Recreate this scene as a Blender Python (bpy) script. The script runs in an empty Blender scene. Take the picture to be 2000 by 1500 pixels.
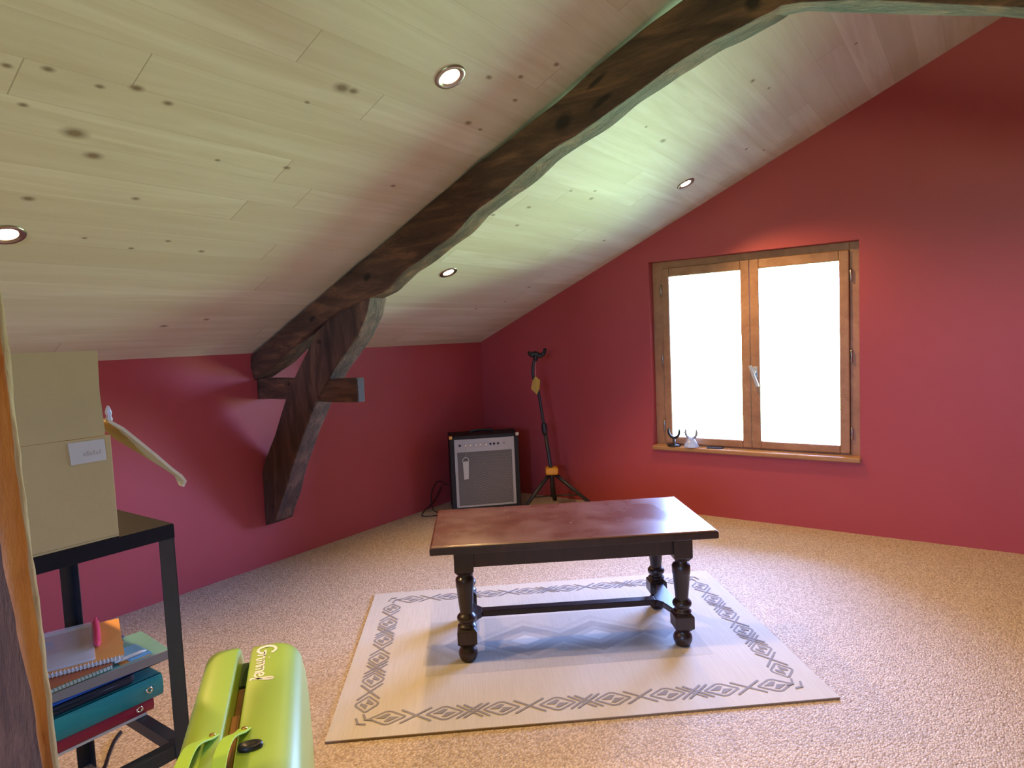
import bpy, bmesh, math, random
from mathutils import Vector, Matrix, noise
random.seed(7)
PI = math.pi
C = bpy.context.scene.collection
sc = bpy.context.scene

# ------------------------------------------------------------------ materials
def nodes_of(name):
    m = bpy.data.materials.new(name); m.use_nodes = True
    nt = m.node_tree
    return m, nt, nt.nodes['Principled BSDF']

def N(nt, t, **kw):
    n = nt.nodes.new(t)
    for k, v in kw.items():
        if k in n.inputs: n.inputs[k].default_value = v
        else: setattr(n, k, v)
    return n

def L(nt, a, b): nt.links.new(a, b)

def math_(nt, op, a, b=None, c=None, clamp=False):
    n = nt.nodes.new('ShaderNodeMath'); n.operation = op; n.use_clamp = clamp
    for i, v in enumerate((a, b, c)):
        if v is None: continue
        if isinstance(v, (int, float)): n.inputs[i].default_value = v
        else: nt.links.new(v, n.inputs[i])
    return n.outputs[0]

def mixc(nt, f, a, b, mode='MIX'):
    n = nt.nodes.new('ShaderNodeMix'); n.data_type = 'RGBA'; n.blend_type = mode
    for i, v in ((0, f), (6, a), (7, b)):
        if isinstance(v, (int, float)): n.inputs[i].default_value = v
        elif isinstance(v, tuple): n.inputs[i].default_value = (*v[:3], 1)
        else: nt.links.new(v, n.inputs[i])
    return n.outputs[2]

def plain(name, col, rough=.5, metal=0., var=.12, scale=12., bump=.0, stretch=(1, 1, 1), coat=0., spec=.5, bscale=None, sub=0):
    m, nt, p = nodes_of(name)
    tc = N(nt, 'ShaderNodeTexCoord')
    mp = N(nt, 'ShaderNodeMapping'); mp.inputs['Scale'].default_value = stretch
    L(nt, tc.outputs['Object'], mp.inputs[0])
    nz = N(nt, 'ShaderNodeTexNoise', Scale=scale, Detail=5.0, Roughness=.6)
    L(nt, mp.outputs[0], nz.inputs['Vector'])
    dark = tuple(c * (1 - var) for c in col); lite = tuple(min(1, c * (1 + var)) for c in col)
    L(nt, mixc(nt, nz.outputs[0], dark, lite), p.inputs['Base Color'])
    p.inputs['Roughness'].default_value = rough; p.inputs['Metallic'].default_value = metal
    p.inputs['Coat Weight'].default_value = coat; p.inputs['Specular IOR Level'].default_value = spec
    if bump:
        b = N(nt, 'ShaderNodeBump', Strength=bump, Distance=.004)
        nb = N(nt, 'ShaderNodeTexNoise', Scale=bscale or scale * 3, Detail=4.0)
        L(nt, mp.outputs[0], nb.inputs['Vector']); L(nt, nb.outputs[0], b.inputs['Height'])
        L(nt, b.outputs[0], p.inputs['Normal'])
    return m

def wood(name, c1, c2, c3, stretch, scale=6., rough=.55, bump=.3, coat=0., contrast=(.3, .7)):
    m, nt, p = nodes_of(name)
    tc = N(nt, 'ShaderNodeTexCoord'); mp = N(nt, 'ShaderNodeMapping'); mp.inputs['Scale'].default_value = stretch
    L(nt, tc.outputs['Object'], mp.inputs[0])
    n1 = N(nt, 'ShaderNodeTexNoise', Scale=scale, Detail=8.0, Roughness=.65, Distortion=.6)
    n2 = N(nt, 'ShaderNodeTexNoise', Scale=scale * 6, Detail=6.0, Roughness=.7)
    L(nt, mp.outputs[0], n1.inputs['Vector']); L(nt, mp.outputs[0], n2.inputs['Vector'])
    cr = N(nt, 'ShaderNodeValToRGB'); e = cr.color_ramp.elements
    e[0].position = contrast[0]; e[0].color = (*c1, 1); e[1].position = contrast[1]; e[1].color = (*c3, 1)
    x = cr.color_ramp.elements.new((contrast[0] + contrast[1]) / 2); x.color = (*c2, 1)
    L(nt, n1.outputs[0], cr.inputs[0])
    dk = mixc(nt, math_(nt, 'MULTIPLY', n2.outputs[0], .55), cr.outputs[0], tuple(v * .45 for v in c2))
    L(nt, dk, p.inputs['Base Color'])
    p.inputs['Roughness'].default_value = rough; p.inputs['Coat Weight'].default_value = coat
    if name == 'old_oak':
        kk = None
        for kx, kz, ka, kb in ((2.135, 2.085, .045, .035), (2.30, 2.125, .055, .014), (2.28, 2.20, .05, .012), (1.0, 1.60, .03, .02), (.58, 1.42, .03, .015), (2.84, 2.30, .03, .03)):
            sb = N(nt, 'ShaderNodeVectorMath', operation='SUBTRACT'); L(nt, tc.outputs['Object'], sb.inputs[0]); sb.inputs[1].default_value = (kx, -.06, kz)
            rt = N(nt, 'ShaderNodeVectorRotate', rotation_type='Y_AXIS'); rt.inputs['Angle'].default_value = math.radians(27); L(nt, sb.outputs[0], rt.inputs['Vector'])
            ml = N(nt, 'ShaderNodeVectorMath', operation='MULTIPLY'); L(nt, rt.outputs[0], ml.inputs[0]); ml.inputs[1].default_value = (1/ka, 6, 1/kb)
            ln = N(nt, 'ShaderNodeVectorMath', operation='LENGTH'); L(nt, ml.outputs[0], ln.inputs[0])
            f_ = math_(nt, 'MULTIPLY', math_(nt, 'SUBTRACT', 1.15, ln.outputs['Value'], clamp=True), 1.6, clamp=True)
            kk = f_ if kk is None else math_(nt, 'MAXIMUM', kk, f_)
        dk = mixc(nt, math_(nt, 'MULTIPLY', kk, .85), dk, (.012, .007, .005)); L(nt, dk, p.inputs['Base Color'])
    b = N(nt, 'ShaderNodeBump', Strength=bump, Distance=.01)
    L(nt, math_(nt, 'ADD', n1.outputs[0], n2.outputs[0]), b.inputs['Height']); L(nt, b.outputs[0], p.inputs['Normal'])
    return m

M = {}
M['red_wall'] = plain('red_paint', (.43, .066, .072), rough=.48, var=.05, scale=5, bump=.05, bscale=90, spec=.4)
M['cream_plaster'] = plain('outside_render', (.78, .76, .70), rough=.8, var=.05, scale=8, bump=.1)
M['beam'] = wood('old_oak', (.030, .015, .010), (.120, .060, .037), (.34, .155, .080), (.9, 5, 5), scale=3.2, rough=.72, bump=1.0)
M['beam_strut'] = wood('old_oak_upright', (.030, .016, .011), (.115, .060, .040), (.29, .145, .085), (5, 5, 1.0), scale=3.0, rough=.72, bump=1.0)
M['post'] = wood('honey_oak', (.16, .042, .004), (.52, .17, .016), (.68, .28, .04), (5, 5, .9), scale=2.6, rough=.55, bump=.22)
M['bark'] = plain('pale_waney_edge', (.40, .29, .13), rough=.8, var=.35, scale=30, bump=.6, stretch=(1, 1, .3))
M['end_grain'] = plain('grey_end_grain', (.075, .055, .052), rough=.9, var=.3, scale=60)
M['table'] = wood('dark_table_wood', (.014, .007, .005), (.028, .012, .009), (.045, .019, .012), (6, 1.2, 1.2), scale=3, rough=.36, bump=.05, coat=.15)
M['window_wood'] = wood('window_oak', (.34, .16, .075), (.46, .23, .11), (.55, .30, .15), (3, 3, 3), scale=3, rough=.42, bump=.08)
M['sill_wood'] = wood('sill_oak', (.36, .17, .065), (.48, .24, .09), (.56, .30, .13), (1.2, 6, 6), scale=3, rough=.35, bump=.06)
M['black_metal'] = plain('black_powder_metal', (.022, .023, .026), rough=.42, var=.2, scale=40, bump=.05)
M['black_matt'] = plain('black_matt_steel', (.016, .014, .016), rough=.7, var=.25, scale=30, spec=.06)
M['black_plastic'] = plain('black_plastic', (.012, .012, .014), rough=.38, var=.2, scale=30)
M['black_vinyl'] = plain('black_tolex', (.012, .012, .013), rough=.6, var=.3, scale=200, bump=.4)
M['silver'] = plain('brushed_silver', (.50, .47, .44), rough=.5, metal=.15, var=.06, scale=20)
M['grille_back'] = plain('grille_dark', (.05, .045, .042), rough=.8)
M['chrome'] = plain('chrome', (.8, .78, .72), rough=.16, metal=1., var=.05)
M['nickel'] = plain('satin_nickel', (.42, .38, .33), rough=.3, metal=1., var=.1)
M['brass'] = plain('brass', (.75, .5, .18), rough=.2, metal=1.)
M['yellow'] = plain('yellow_plastic', (.62, .27, .015), rough=.4)
M['yellow_paper'] = plain('yellow_card', (.50, .29, .035), rough=.6, var=.15, scale=40)
M['white_paper'] = plain('white_paper', (.62, .60, .55), rough=.7, var=.08, scale=30)
M['label_paper'] = plain('label_paper', (.50, .46, .41), rough=.7, var=.08)
M['pale_ink'] = plain('faded_ink', (.38, .34, .28), rough=.8)
M['cardboard'] = plain('cardboard', (.44, .33, .145), rough=.82, var=.09, scale=9, bump=.12, bscale=60)
M['cardboard_edge'] = plain('cardboard_edge', (.55, .46, .33), rough=.85, var=.15, scale=60)
M['lime'] = plain('lime_vinyl', (.32, .50, .05), rough=.42, var=.03, scale=4, bump=.03, bscale=220, coat=1., spec=.7)
M['lime'].node_tree.nodes['Principled BSDF'].inputs['Coat Roughness'].default_value = .3
M['lime_strap'] = plain('lime_strap', (.38, .62, .06), rough=.38, var=.05)
M['white_print'] = plain('white_print', (.75, .76, .66), rough=.5, var=.03)
M['frame_wood'] = wood('beech_frame', (.26, .10, .03), (.40, .17, .055), (.50, .24, .09), (3, 3, 1), scale=3, rough=.4, bump=.1)
M['rug_motif'] = plain('rug_grey_yarn', (.25, .232, .238), rough=.95, var=.18, scale=160, spec=.1)
M['rug_faint'] = plain('rug_faint_yarn', (.41, .38, .355), rough=.95, var=.15, scale=160, spec=.1)
M['rug_mid'] = plain('rug_mid_yarn', (.335, .31, .295), rough=.95, var=.18, scale=160, spec=.1)
M['rug_light'] = plain('rug_light_yarn', (.55, .52, .485), rough=.95, var=.08, scale=160, spec=.1)
M['rug_edge'] = plain('rug_binding', (.23, .15, .08), rough=.95, var=.3, scale=90)
M['teal'] = plain('teal_card', (.02, .22, .19), rough=.38, var=.08, scale=20)
M['red_card'] = plain('red_card', (.30, .015, .03), rough=.4, var=.1)
M['navy'] = plain('navy_card', (.012, .016, .03), rough=.5)
M['blue'] = plain('blue_plastic', (.012, .085, .36), rough=.35)
M['grey_spine'] = plain('grey_beige_spine', (.24, .20, .165), rough=.6)
M['sea_cover'] = plain('sea_green_cover', (.13, .30, .27), rough=.35, var=.25, scale=14)
M['green_coil'] = plain('green_coil', (.02, .16, .07), rough=.4)
M['orange_cover'] = plain('orange_cover', (.72, .33, .09), rough=.4, var=.12)
M['rust_cover'] = plain('rust_cover', (.42, .12, .04), rough=.45, var=.3, scale=20)
M['dark_lining'] = plain('dark_green_lining', (.03, .06, .012), rough=.7)
M['pink'] = plain('pink_plastic', (.80, .07, .14), rough=.25)
M['sky_blue'] = plain('light_blue_cover', (.15, .38, .55), rough=.35)
M['bulb_off'] = plain('lamp_reflector', (.8, .7, .6), rough=.2, metal=.6)
M['foot_and_hole_black'] = plain('black_rubber', (.015, .015, .015), rough=.8)  # plain black of the rubber feet and slot holes
M['table_top_dust'] = M['table']

def emis(name, col, s):
    m = bpy.data.materials.new(name); m.use_nodes = True; nt = m.node_tree
    nt.nodes.remove(nt.nodes['Principled BSDF'])
    e = N(nt, 'ShaderNodeEmission'); e.inputs[0].default_value = (*col, 1); e.inputs[1].default_value = s
    L(nt, e.outputs[0], nt.nodes['Material Output'].inputs[0]); return m
M['bulb'] = emis('lit_bulb', (1, .80, .55), 30)

def glass(name, tint=(1, 1, 1), refl=.08):
    m = bpy.data.materials.new(name); m.use_nodes = True; nt = m.node_tree
    nt.nodes.remove(nt.nodes['Principled BSDF'])
    t = N(nt, 'ShaderNodeBsdfTransparent'); t.inputs[0].default_value = (*tint, 1)
    g = N(nt, 'ShaderNodeBsdfGlossy', Roughness=.02)
    fr = N(nt, 'ShaderNodeFresnel', IOR=1.45)
    mx = N(nt, 'ShaderNodeMixShader')
    L(nt, fr.outputs[0], mx.inputs[0]); L(nt, t.outputs[0], mx.inputs[1]); L(nt, g.outputs[0], mx.inputs[2])
    L(nt, mx.outputs[0], nt.nodes['Material Output'].inputs[0]); return m
M['glass'] = glass('window_glass', (.97, .98, .97))

def film(name, col, a=.5):
    m = bpy.data.materials.new(name); m.use_nodes = True; nt = m.node_tree
    p = nt.nodes['Principled BSDF']; p.inputs['Base Color'].default_value = (*col, 1); p.inputs['Roughness'].default_value = .15
    t = N(nt, 'ShaderNodeBsdfTransparent'); mx = N(nt, 'ShaderNodeMixShader', Fac=a)
    L(nt, t.outputs[0], mx.inputs[1]); L(nt, p.outputs[0], mx.inputs[2])
    L(nt, mx.outputs[0], nt.nodes['Material Output'].inputs[0]); return m
M['film'] = film('clear_film', (.62, .72, .92), .55)
M['clear_case'] = film('clear_case', (.8, .8, .85), .35)

# ------------------------------------------------------------------ geometry constants
HK, SL = 1.2525, .44585            # knee wall height, roof slope
RX = 4.2                           # ridge
RZ = HK + SL * RX
XR = 2 * RX
YB = -7.6
W1, W2, Z1, Z2 = 1.527, 2.850, .470, 1.765

# ceiling boards
def ceiling_mat():
    m, nt, p = nodes_of('whitewashed_boards')
    tc = N(nt, 'ShaderNodeTexCoord'); sp = N(nt, 'ShaderNodeSeparateXYZ'); L(nt, tc.outputs['Object'], sp.inputs[0])
    x, y = sp.outputs[0], sp.outputs[1]
    r = math_(nt, 'DIVIDE', math_(nt, 'ADD', x, .0455), .1186)
    row = math_(nt, 'FLOOR', r); fr = math_(nt, 'FRACT', r)
    wn = N(nt, 'ShaderNodeTexWhiteNoise', noise_dimensions='1D'); L(nt, row, wn.inputs['W'])
    off = math_(nt, 'MULTIPLY', wn.outputs[0], 7.3)
    u = math_(nt, 'DIVIDE', math_(nt, 'ADD', y, off), 2.1)
    idx = math_(nt, 'FLOOR', u); fu = math_(nt, 'FRACT', u)
    cm = N(nt, 'ShaderNodeCombineXYZ'); L(nt, row, cm.inputs[0]); L(nt, idx, cm.inputs[1])
    w2 = N(nt, 'ShaderNodeTexWhiteNoise', noise_dimensions='2D'); L(nt, cm.outputs[0], w2.inputs['Vector'])
    # grain
    mp = N(nt, 'ShaderNodeMapping'); mp.inputs['Scale'].default_value = (11, .7, 3)
    ad = N(nt, 'ShaderNodeVectorMath', operation='MULTIPLY_ADD'); ad.inputs[1].default_value = (3, 3, 3)
    L(nt, w2.outputs['Color'], ad.inputs[0]); L(nt, tc.outputs['Object'], ad.inputs[2]); L(nt, ad.outputs[0], mp.inputs[0])
    g = N(nt, 'ShaderNodeTexNoise', Scale=1.6, Detail=6.0, Roughness=.6, Distortion=.8); L(nt, mp.outputs[0], g.inputs['Vector'])
    base = mixc(nt, w2.outputs[0], (.60, .56, .45), (.75, .725, .63))
    base = mixc(nt, math_(nt, 'MULTIPLY_ADD', g.outputs[0], 2.2, -.6, clamp=True), tuple([.57, .51, .39]), base)
    # seams
    sx = math_(nt, 'LESS_THAN', fr, .012)
    su = math_(nt, 'LESS_THAN', fu, .0016)
    seam = math_(nt, 'MAXIMUM', math_(nt, 'MULTIPLY', sx, .28), math_(nt, 'MULTIPLY', su, .55))
    base = mixc(nt, seam, base, (.22, .15, .10))
    # knots of the wood
    K = [(1.581,-3.754,1),(1.602,-3.677,1.2),(1.591,-3.559,1),(1.617,-3.479,1.5),(1.415,-3.555,2.6),(1.343,-3.482,2),(1.118,-3.575,1.5),(1.185,-3.297,1.1),(1.595,-3.387,1.2),(1.474,-3.691,1),(1.455,-2.907,1.2),(1.424,-3.146,.8),(.914,-3.197,.9),(.977,-3.093,.9),(.95,-3.363,.8),(.932,-2.941,1.1),(.332,-2.807,1.6),(.394,-2.632,1.3),(1.824,-2.961,2.4),(1.827,-2.919,1.6),(1.736,-3.026,.8),(1.482,-2.42,1.1),(2.055,-2.509,1.2),(2.106,-2.39,1.1),(2.202,-2.303,1.2),(2.021,-2.306,1),(1.858,-2.313,.9),(1.866,-2.395,1.4),(2.153,-1.219,1.8),(2.17,-1.459,.9),(1.542,-1.516,1.4),(1.439,-1.688,1.3),(1.713,-1.377,1),(1.758,-1.199,1),(1.705,-1.143,1.5),(1.421,-.453,1.3),(1.402,-1.426,1.3),(2.338,-.442,1.2),(2.387,-.258,1),(2.577,-1.184,1.4),(2.603,-1.002,.9),(2.955,-.846,.9),(.841,-.493,1.5),(.644,-.518,1),(.538,-.72,1.1)]
    core = None; halo = None
    for kx, ky, kr in K:
        s = N(nt, 'ShaderNodeVectorMath', operation='SUBTRACT'); L(nt, tc.outputs['Object'], s.inputs[0])
        s.inputs[1].default_value = (kx, ky, HK + SL * kx)
        q = N(nt, 'ShaderNodeVectorMath', operation='MULTIPLY'); L(nt, s.outputs[0], q.inputs[0]); q.inputs[1].default_value = (1, .6, .5)
        l = N(nt, 'ShaderNodeVectorMath', operation='LENGTH'); L(nt, q.outputs[0], l.inputs[0])
        c = math_(nt, 'SUBTRACT', 1.0, math_(nt, 'DIVIDE', l.outputs['Value'], .0105 * kr), clamp=True)
        core = c if core is None else math_(nt, 'MAXIMUM', core, c)
    core2 = math_(nt, 'MULTIPLY', math_(nt, 'POWER', core, 1.25), 1.5, clamp=True)
    col = mixc(nt, math_(nt, 'MULTIPLY', core2, .8, clamp=True), base, (.15, .085, .035))
    L(nt, col, p.inputs['Base Color']); p.inputs['Roughness'].default_value = .62
    b = N(nt, 'ShaderNodeBump', Strength=.25, Distance=.003); L(nt, math_(nt, 'SUBTRACT', 1.0, seam), b.inputs['Height'])
    L(nt, b.outputs[0], p.inputs['Normal'])
    return m
M['ceiling'] = ceiling_mat()

def floor_mat():
    m, nt, p = nodes_of('woven_seagrass')
    tc = N(nt, 'ShaderNodeTexCoord')
    mp = N(nt, 'ShaderNodeMapping'); mp.inputs['Rotation'].default_value = (0, 0, math.radians(20)); mp.inputs['Scale'].default_value = (1, .62, 1)
    L(nt, tc.outputs['Object'], mp.inputs[0])
    v = N(nt, 'ShaderNodeTexVoronoi', Scale=175.0, Randomness=1.0); L(nt, mp.outputs[0], v.inputs['Vector'])
    n = N(nt, 'ShaderNodeTexNoise', Scale=2.2, Detail=3.0); L(nt, tc.outputs['Object'], n.inputs['Vector'])
    mq = N(nt, 'ShaderNodeMapping'); mq.inputs['Rotation'].default_value = (0, 0, math.radians(20)); mq.inputs['Scale'].default_value = (1, .35, 1)
    L(nt, tc.outputs['Object'], mq.inputs[0])
    n2 = N(nt, 'ShaderNodeTexNoise', Scale=210.0, Detail=3.0); L(nt, mq.outputs[0], n2.inputs['Vector'])
    rows = N(nt, 'ShaderNodeTexWave', Scale=26.0, Distortion=3.0); rows.inputs['Detail'].default_value = 2; L(nt, mp.outputs[0], rows.inputs['Vector'])
    sp = N(nt, 'ShaderNodeSeparateColor'); L(nt, v.outputs['Color'], sp.inputs[0])
    c = mixc(nt, sp.outputs[0], (.40, .29, .20), (.74, .60, .48))
    c = mixc(nt, math_(nt, 'MULTIPLY_ADD', v.outputs['Distance'], 1.1, -.25, clamp=True), c, (.22, .155, .105))
    c = mixc(nt, math_(nt, 'MULTIPLY_ADD', n2.outputs[0], 4.0, -2.15, clamp=True), c, (.84, .72, .61))
    c = mixc(nt, math_(nt, 'MULTIPLY', rows.outputs['Fac'], .16), c, (.33, .24, .17))
    c = mixc(nt, math_(nt, 'MULTIPLY', n.outputs[0], .2), c, (.44, .36, .28))
    L(nt, c, p.inputs['Base Color']); p.inputs['Roughness'].default_value = .75; p.inputs['Specular IOR Level'].default_value = .35
    b = N(nt, 'ShaderNodeBump', Strength=.8, Distance=.004); b.invert = True
    L(nt, v.outputs['Distance'], b.inputs['Height']); L(nt, b.outputs[0], p.inputs['Normal'])
    return m
M['floor'] = floor_mat()

def rug_mat():
    m, nt, p = nodes_of('flatwoven_rug')
    tc = N(nt, 'ShaderNodeTexCoord')
    mp = N(nt, 'ShaderNodeMapping'); mp.inputs['Scale'].default_value = (1, .05, 1); L(nt, tc.outputs['Object'], mp.inputs[0])
    n = N(nt, 'ShaderNodeTexNoise', Scale=150.0, Detail=3.0); L(nt, mp.outputs[0], n.inputs['Vector'])
    n3 = N(nt, 'ShaderNodeTexNoise', Scale=14.0, Detail=3.0); L(nt, mp.outputs[0], n3.inputs['Vector'])
    c = mixc(nt, n.outputs[0], (.46, .42, .375), (.59, .545, .495))
    c = mixc(nt, math_(nt, 'MULTIPLY', n3.outputs[0], .35), c, (.47, .42, .37))
    L(nt, c, p.inputs['Base Color']); p.inputs['Roughness'].default_value = .95; p.inputs['Specular IOR Level'].default_value = .1
    b = N(nt, 'ShaderNodeBump', Strength=.4, Distance=.002); L(nt, n.outputs[0], b.inputs['Height']); L(nt, b.outputs[0], p.inputs['Normal'])
    return m
M['rug'] = rug_mat()

def top_mat():
    m, nt, p = nodes_of('worn_table_top')
    tc = N(nt, 'ShaderNodeTexCoord'); mp = N(nt, 'ShaderNodeMapping'); mp.inputs['Scale'].default_value = (1.2, 5, 1)
    L(nt, tc.outputs['Object'], mp.inputs[0])
    n1 = N(nt, 'ShaderNodeTexNoise', Scale=4.0, Detail=7.0, Roughness=.6); L(nt, mp.outputs[0], n1.inputs['Vector'])
    n2 = N(nt, 'ShaderNodeTexNoise', Scale=5.0, Detail=4.0, Roughness=.55); L(nt, tc.outputs['Object'], n2.inputs['Vector'])
    n4 = N(nt, 'ShaderNodeTexVoronoi', Scale=9.0); L(nt, tc.outputs['Object'], n4.inputs['Vector'])
    c = mixc(nt, n1.outputs[0], (.06, .018, .012), (.13, .040, .024))
    sm = math_(nt, 'MULTIPLY_ADD', n2.outputs[0], 2.0, -.72, clamp=True)
    c = mixc(nt, math_(nt, 'MULTIPLY', sm, .38), c, (.24, .13, .10))
    sp = math_(nt, 'LESS_THAN', n4.outputs['Distance'], .035)
    c = mixc(nt, math_(nt, 'MULTIPLY', sp, .6), c, (.5, .45, .42))
    L(nt, c, p.inputs['Base Color'])
    L(nt, math_(nt, 'MULTIPLY_ADD', sm, .16, .24), p.inputs['Roughness'])
    p.inputs['Coat Weight'].default_value = .3; p.inputs['Coat Roughness'].default_value = .22
    return m
M['table_top'] = top_mat()

# ------------------------------------------------------------------ mesh helpers
def quadf(bm, vs, mi=0, smooth=False):
    f = bm.faces.new(vs); f.material_index = mi; f.smooth = smooth; return f

def add_box(bm, lo, hi, mi=0, mat=None):
    x0, y0, z0 = lo; x1, y1, z1 = hi
    co = [(x0,y0,z0),(x1,y0,z0),(x1,y1,z0),(x0,y1,z0),(x0,y0,z1),(x1,y0,z1),(x1,y1,z1),(x0,y1,z1)]
    vs = [bm.verts.new(mat @ Vector(c) if mat else c) for c in co]
    for q in ((3,2,1,0),(4,5,6,7),(0,1,5,4),(1,2,6,5),(2,3,7,6),(3,0,4,7)):
        quadf(bm, [vs[i] for i in q], mi)
    return vs

def add_rings(bm, rings, mi=0, close=True, caps=True, smooth=True):
    vr = [[bm.verts.new(c) for c in r] for r in rings]
    n = len(vr[0])
    for a, b in zip(vr[:-1], vr[1:]):
        for i in range(n if close else n - 1):
            quadf(bm, [a[i], a[(i+1) % n], b[(i+1) % n], b[i]], mi, smooth)
    if caps:
        quadf(bm, vr[0][::-1], mi); quadf(bm, vr[-1], mi)
    return vr

def add_lathe(bm, prof, c=(0,0,0), n=28, mi=0, square=None, mat=None, smooth=True):
    rings = []
    for z, r in prof:
        ring = []
        for i in range(n):
            a = 2*PI*i/n
            v = Vector((r*math.cos(a), r*math.sin(a), z)) + Vector(c)
            ring.append(mat @ v if mat else v)
        rings.append(ring)
    return add_rings(bm, rings, mi, smooth=smooth)

def add_tube(bm, pts, r, n=10, mi=0, caps=True):
    pts = [Vector(p) for p in pts]; rings = []
    rr = r if isinstance(r, (list, tuple)) else [r]*len(pts)
    up = None
    for i, p in enumerate(pts):
        t = (pts[min(i+1, len(pts)-1)] - pts[max(i-1, 0)]).normalized()
        if up is None:
            up = Vector((0,0,1)) if abs(t.z) < .9 else Vector((1,0,0))
        a = t.cross(up).normalized(); b = a.cross(t).normalized(); up = b
        rings.append([p + rr[i]*(math.cos(2*PI*k/n)*a + math.sin(2*PI*k/n)*b) for k in range(n)])
    return add_rings(bm, rings, mi, caps=caps)

def smoothpts(pts, k=6):
    pts = [Vector(p) for p in pts]; out = []
    for i in range(len(pts)-1):
        p0 = pts[max(i-1,0)]; p1 = pts[i]; p2 = pts[i+1]; p3 = pts[min(i+2, len(pts)-1)]
        for j in range(k):
            t = j/k
            out.append(.5*((2*p1)+(-p0+p2)*t+(2*p0-5*p1+4*p2-p3)*t*t+(-p0+3*p1-3*p2+p3)*t**3))
    out.append(pts[-1]); return out

def add_prism(bm, poly, axis, a, b, mi=0, side=None):
    """poly of 2-tuples, extruded along axis from a to b"""
    def P(q, t):
        return {0: (t, q[0], q[1]), 1: (q[0], t, q[1]), 2: (q[0], q[1], t)}[axis]
    A = [bm.verts.new(P(q, a)) for q in poly]; B = [bm.verts.new(P(q, b)) for q in poly]
    n = len(poly)
    quadf(bm, A, mi); quadf(bm, B[::-1], mi)
    for i in range(n): quadf(bm, [A[i], B[i], B[(i+1)%n], A[(i+1)%n]], mi if side is None else side)

def obj(name, bm, mats, parent=None, bevel=0, segs=2, loc=None, auto=None, subsurf=0, label=None):
    bmesh.ops.recalc_face_normals(bm, faces=bm.faces)
    me = bpy.data.meshes.new(name); bm.to_mesh(me); bm.free()
    o = bpy.data.objects.new(name, me); C.objects.link(o)
    for m in (mats if isinstance(mats, (list, tuple)) else [mats]): me.materials.append(M[m])
    if parent: o.parent = parent
    if loc is not None: o.location = loc
    if bevel:
        md = o.modifiers.new('bevel', 'BEVEL'); md.width = bevel; md.segments = segs; md.limit_method = 'ANGLE'; md.angle_limit = math.radians(35)
    if subsurf:
        md = o.modifiers.new('sub', 'SUBSURF'); md.levels = subsurf; md.render_levels = subsurf
    if label: o['label'] = label
    return o

def thing(name, label, cat, loc=(0,0,0), rz=0., group=None):
    o = bpy.data.objects.new(name, None); C.objects.link(o); o.empty_display_size = .1
    o.location = loc; o.rotation_euler = (0, 0, rz)
    o['label'] = label; o['category'] = cat
    if group: o['group'] = group
    return o

def tag(o, label, cat, group=None, kind=None):
    o['label'] = label; o['category'] = cat
    if group: o['group'] = group
    if kind: o['kind'] = kind
    return o

def struct(o, label, cat): o['kind'] = 'structure'; o['label'] = label; o['category'] = cat; return o
BM = bmesh.new

# ------------------------------------------------------------------ room shell
bm = BM(); add_box(bm, (-.3, YB-.2, -.12), (XR+.3, .12, 0))
struct(obj('floor', bm, 'floor'), 'beige woven seagrass floor covering wall to wall', 'floor')
bm = BM(); add_box(bm, (-.2, YB-.2, 0), (0, 0, HK + .05))
struct(obj('wall_left', bm, 'red_wall'), 'low red knee wall under the slope behind the dark truss', 'wall')
bm = BM(); add_box(bm, (XR, YB-.2, 0), (XR+.2, 0, HK + .05))
struct(obj('wall_right', bm, 'red_wall'), 'low red knee wall on the far side of the attic', 'wall')
FX1, FX2, FZ1, FZ2 = 3.4, 4.5, 1.0, 2.0
bm = BM()
def top_at(x): return HK + SL*x if x <= RX else HK + SL*(XR - x)
for pl in ([(-.2, 0), (FX1, 0), (FX1, top_at(FX1)+.05), (-.2, HK)], [(FX2, 0), (XR+.2, 0), (XR+.2, HK), (FX2, top_at(FX2)+.05)],
           [(FX1, 0), (FX2, 0), (FX2, FZ1), (FX1, FZ1)], [(FX1, FZ2), (FX2, FZ2), (FX2, top_at(FX2)+.05), (RX, RZ+.05), (FX1, top_at(FX1)+.05)]):
    add_prism(bm, pl, 1, YB-.2, YB)
struct(obj('wall_front', bm, 'red_wall'), 'red gable wall behind the camera', 'wall')
w2_ = thing('added_fill_window', 'added unseen fill window with oak frame in the gable behind the camera', 'window', (FX1, YB-.1, FZ1)); w2_['kind'] = 'structure'  # unseen window added to brighten the room with fill daylight
bm = BM(); fw, fh = FX2-FX1, FZ2-FZ1
for lo_, hi_ in (((0, -.03, 0), (.06, .03, fh)), ((fw-.06, -.03, 0), (fw, .03, fh)), ((.06, -.03, 0), (fw-.06, .03, .06)), ((.06, -.03, fh-.06), (fw-.06, .03, fh)), ((fw/2-.04, -.03, .06), (fw/2+.04, .03, fh-.06))): add_box(bm, lo_, hi_)
obj('window_frame', bm, 'window_wood', w2_)
for a_x, b_x in ((.055, fw/2-.035), (fw/2+.035, fw-.055)):
    bm = BM(); add_box(bm, (a_x, -.003, .055), (b_x, .003, fh-.055)); obj('pane', bm, 'glass', w2_)

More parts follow.
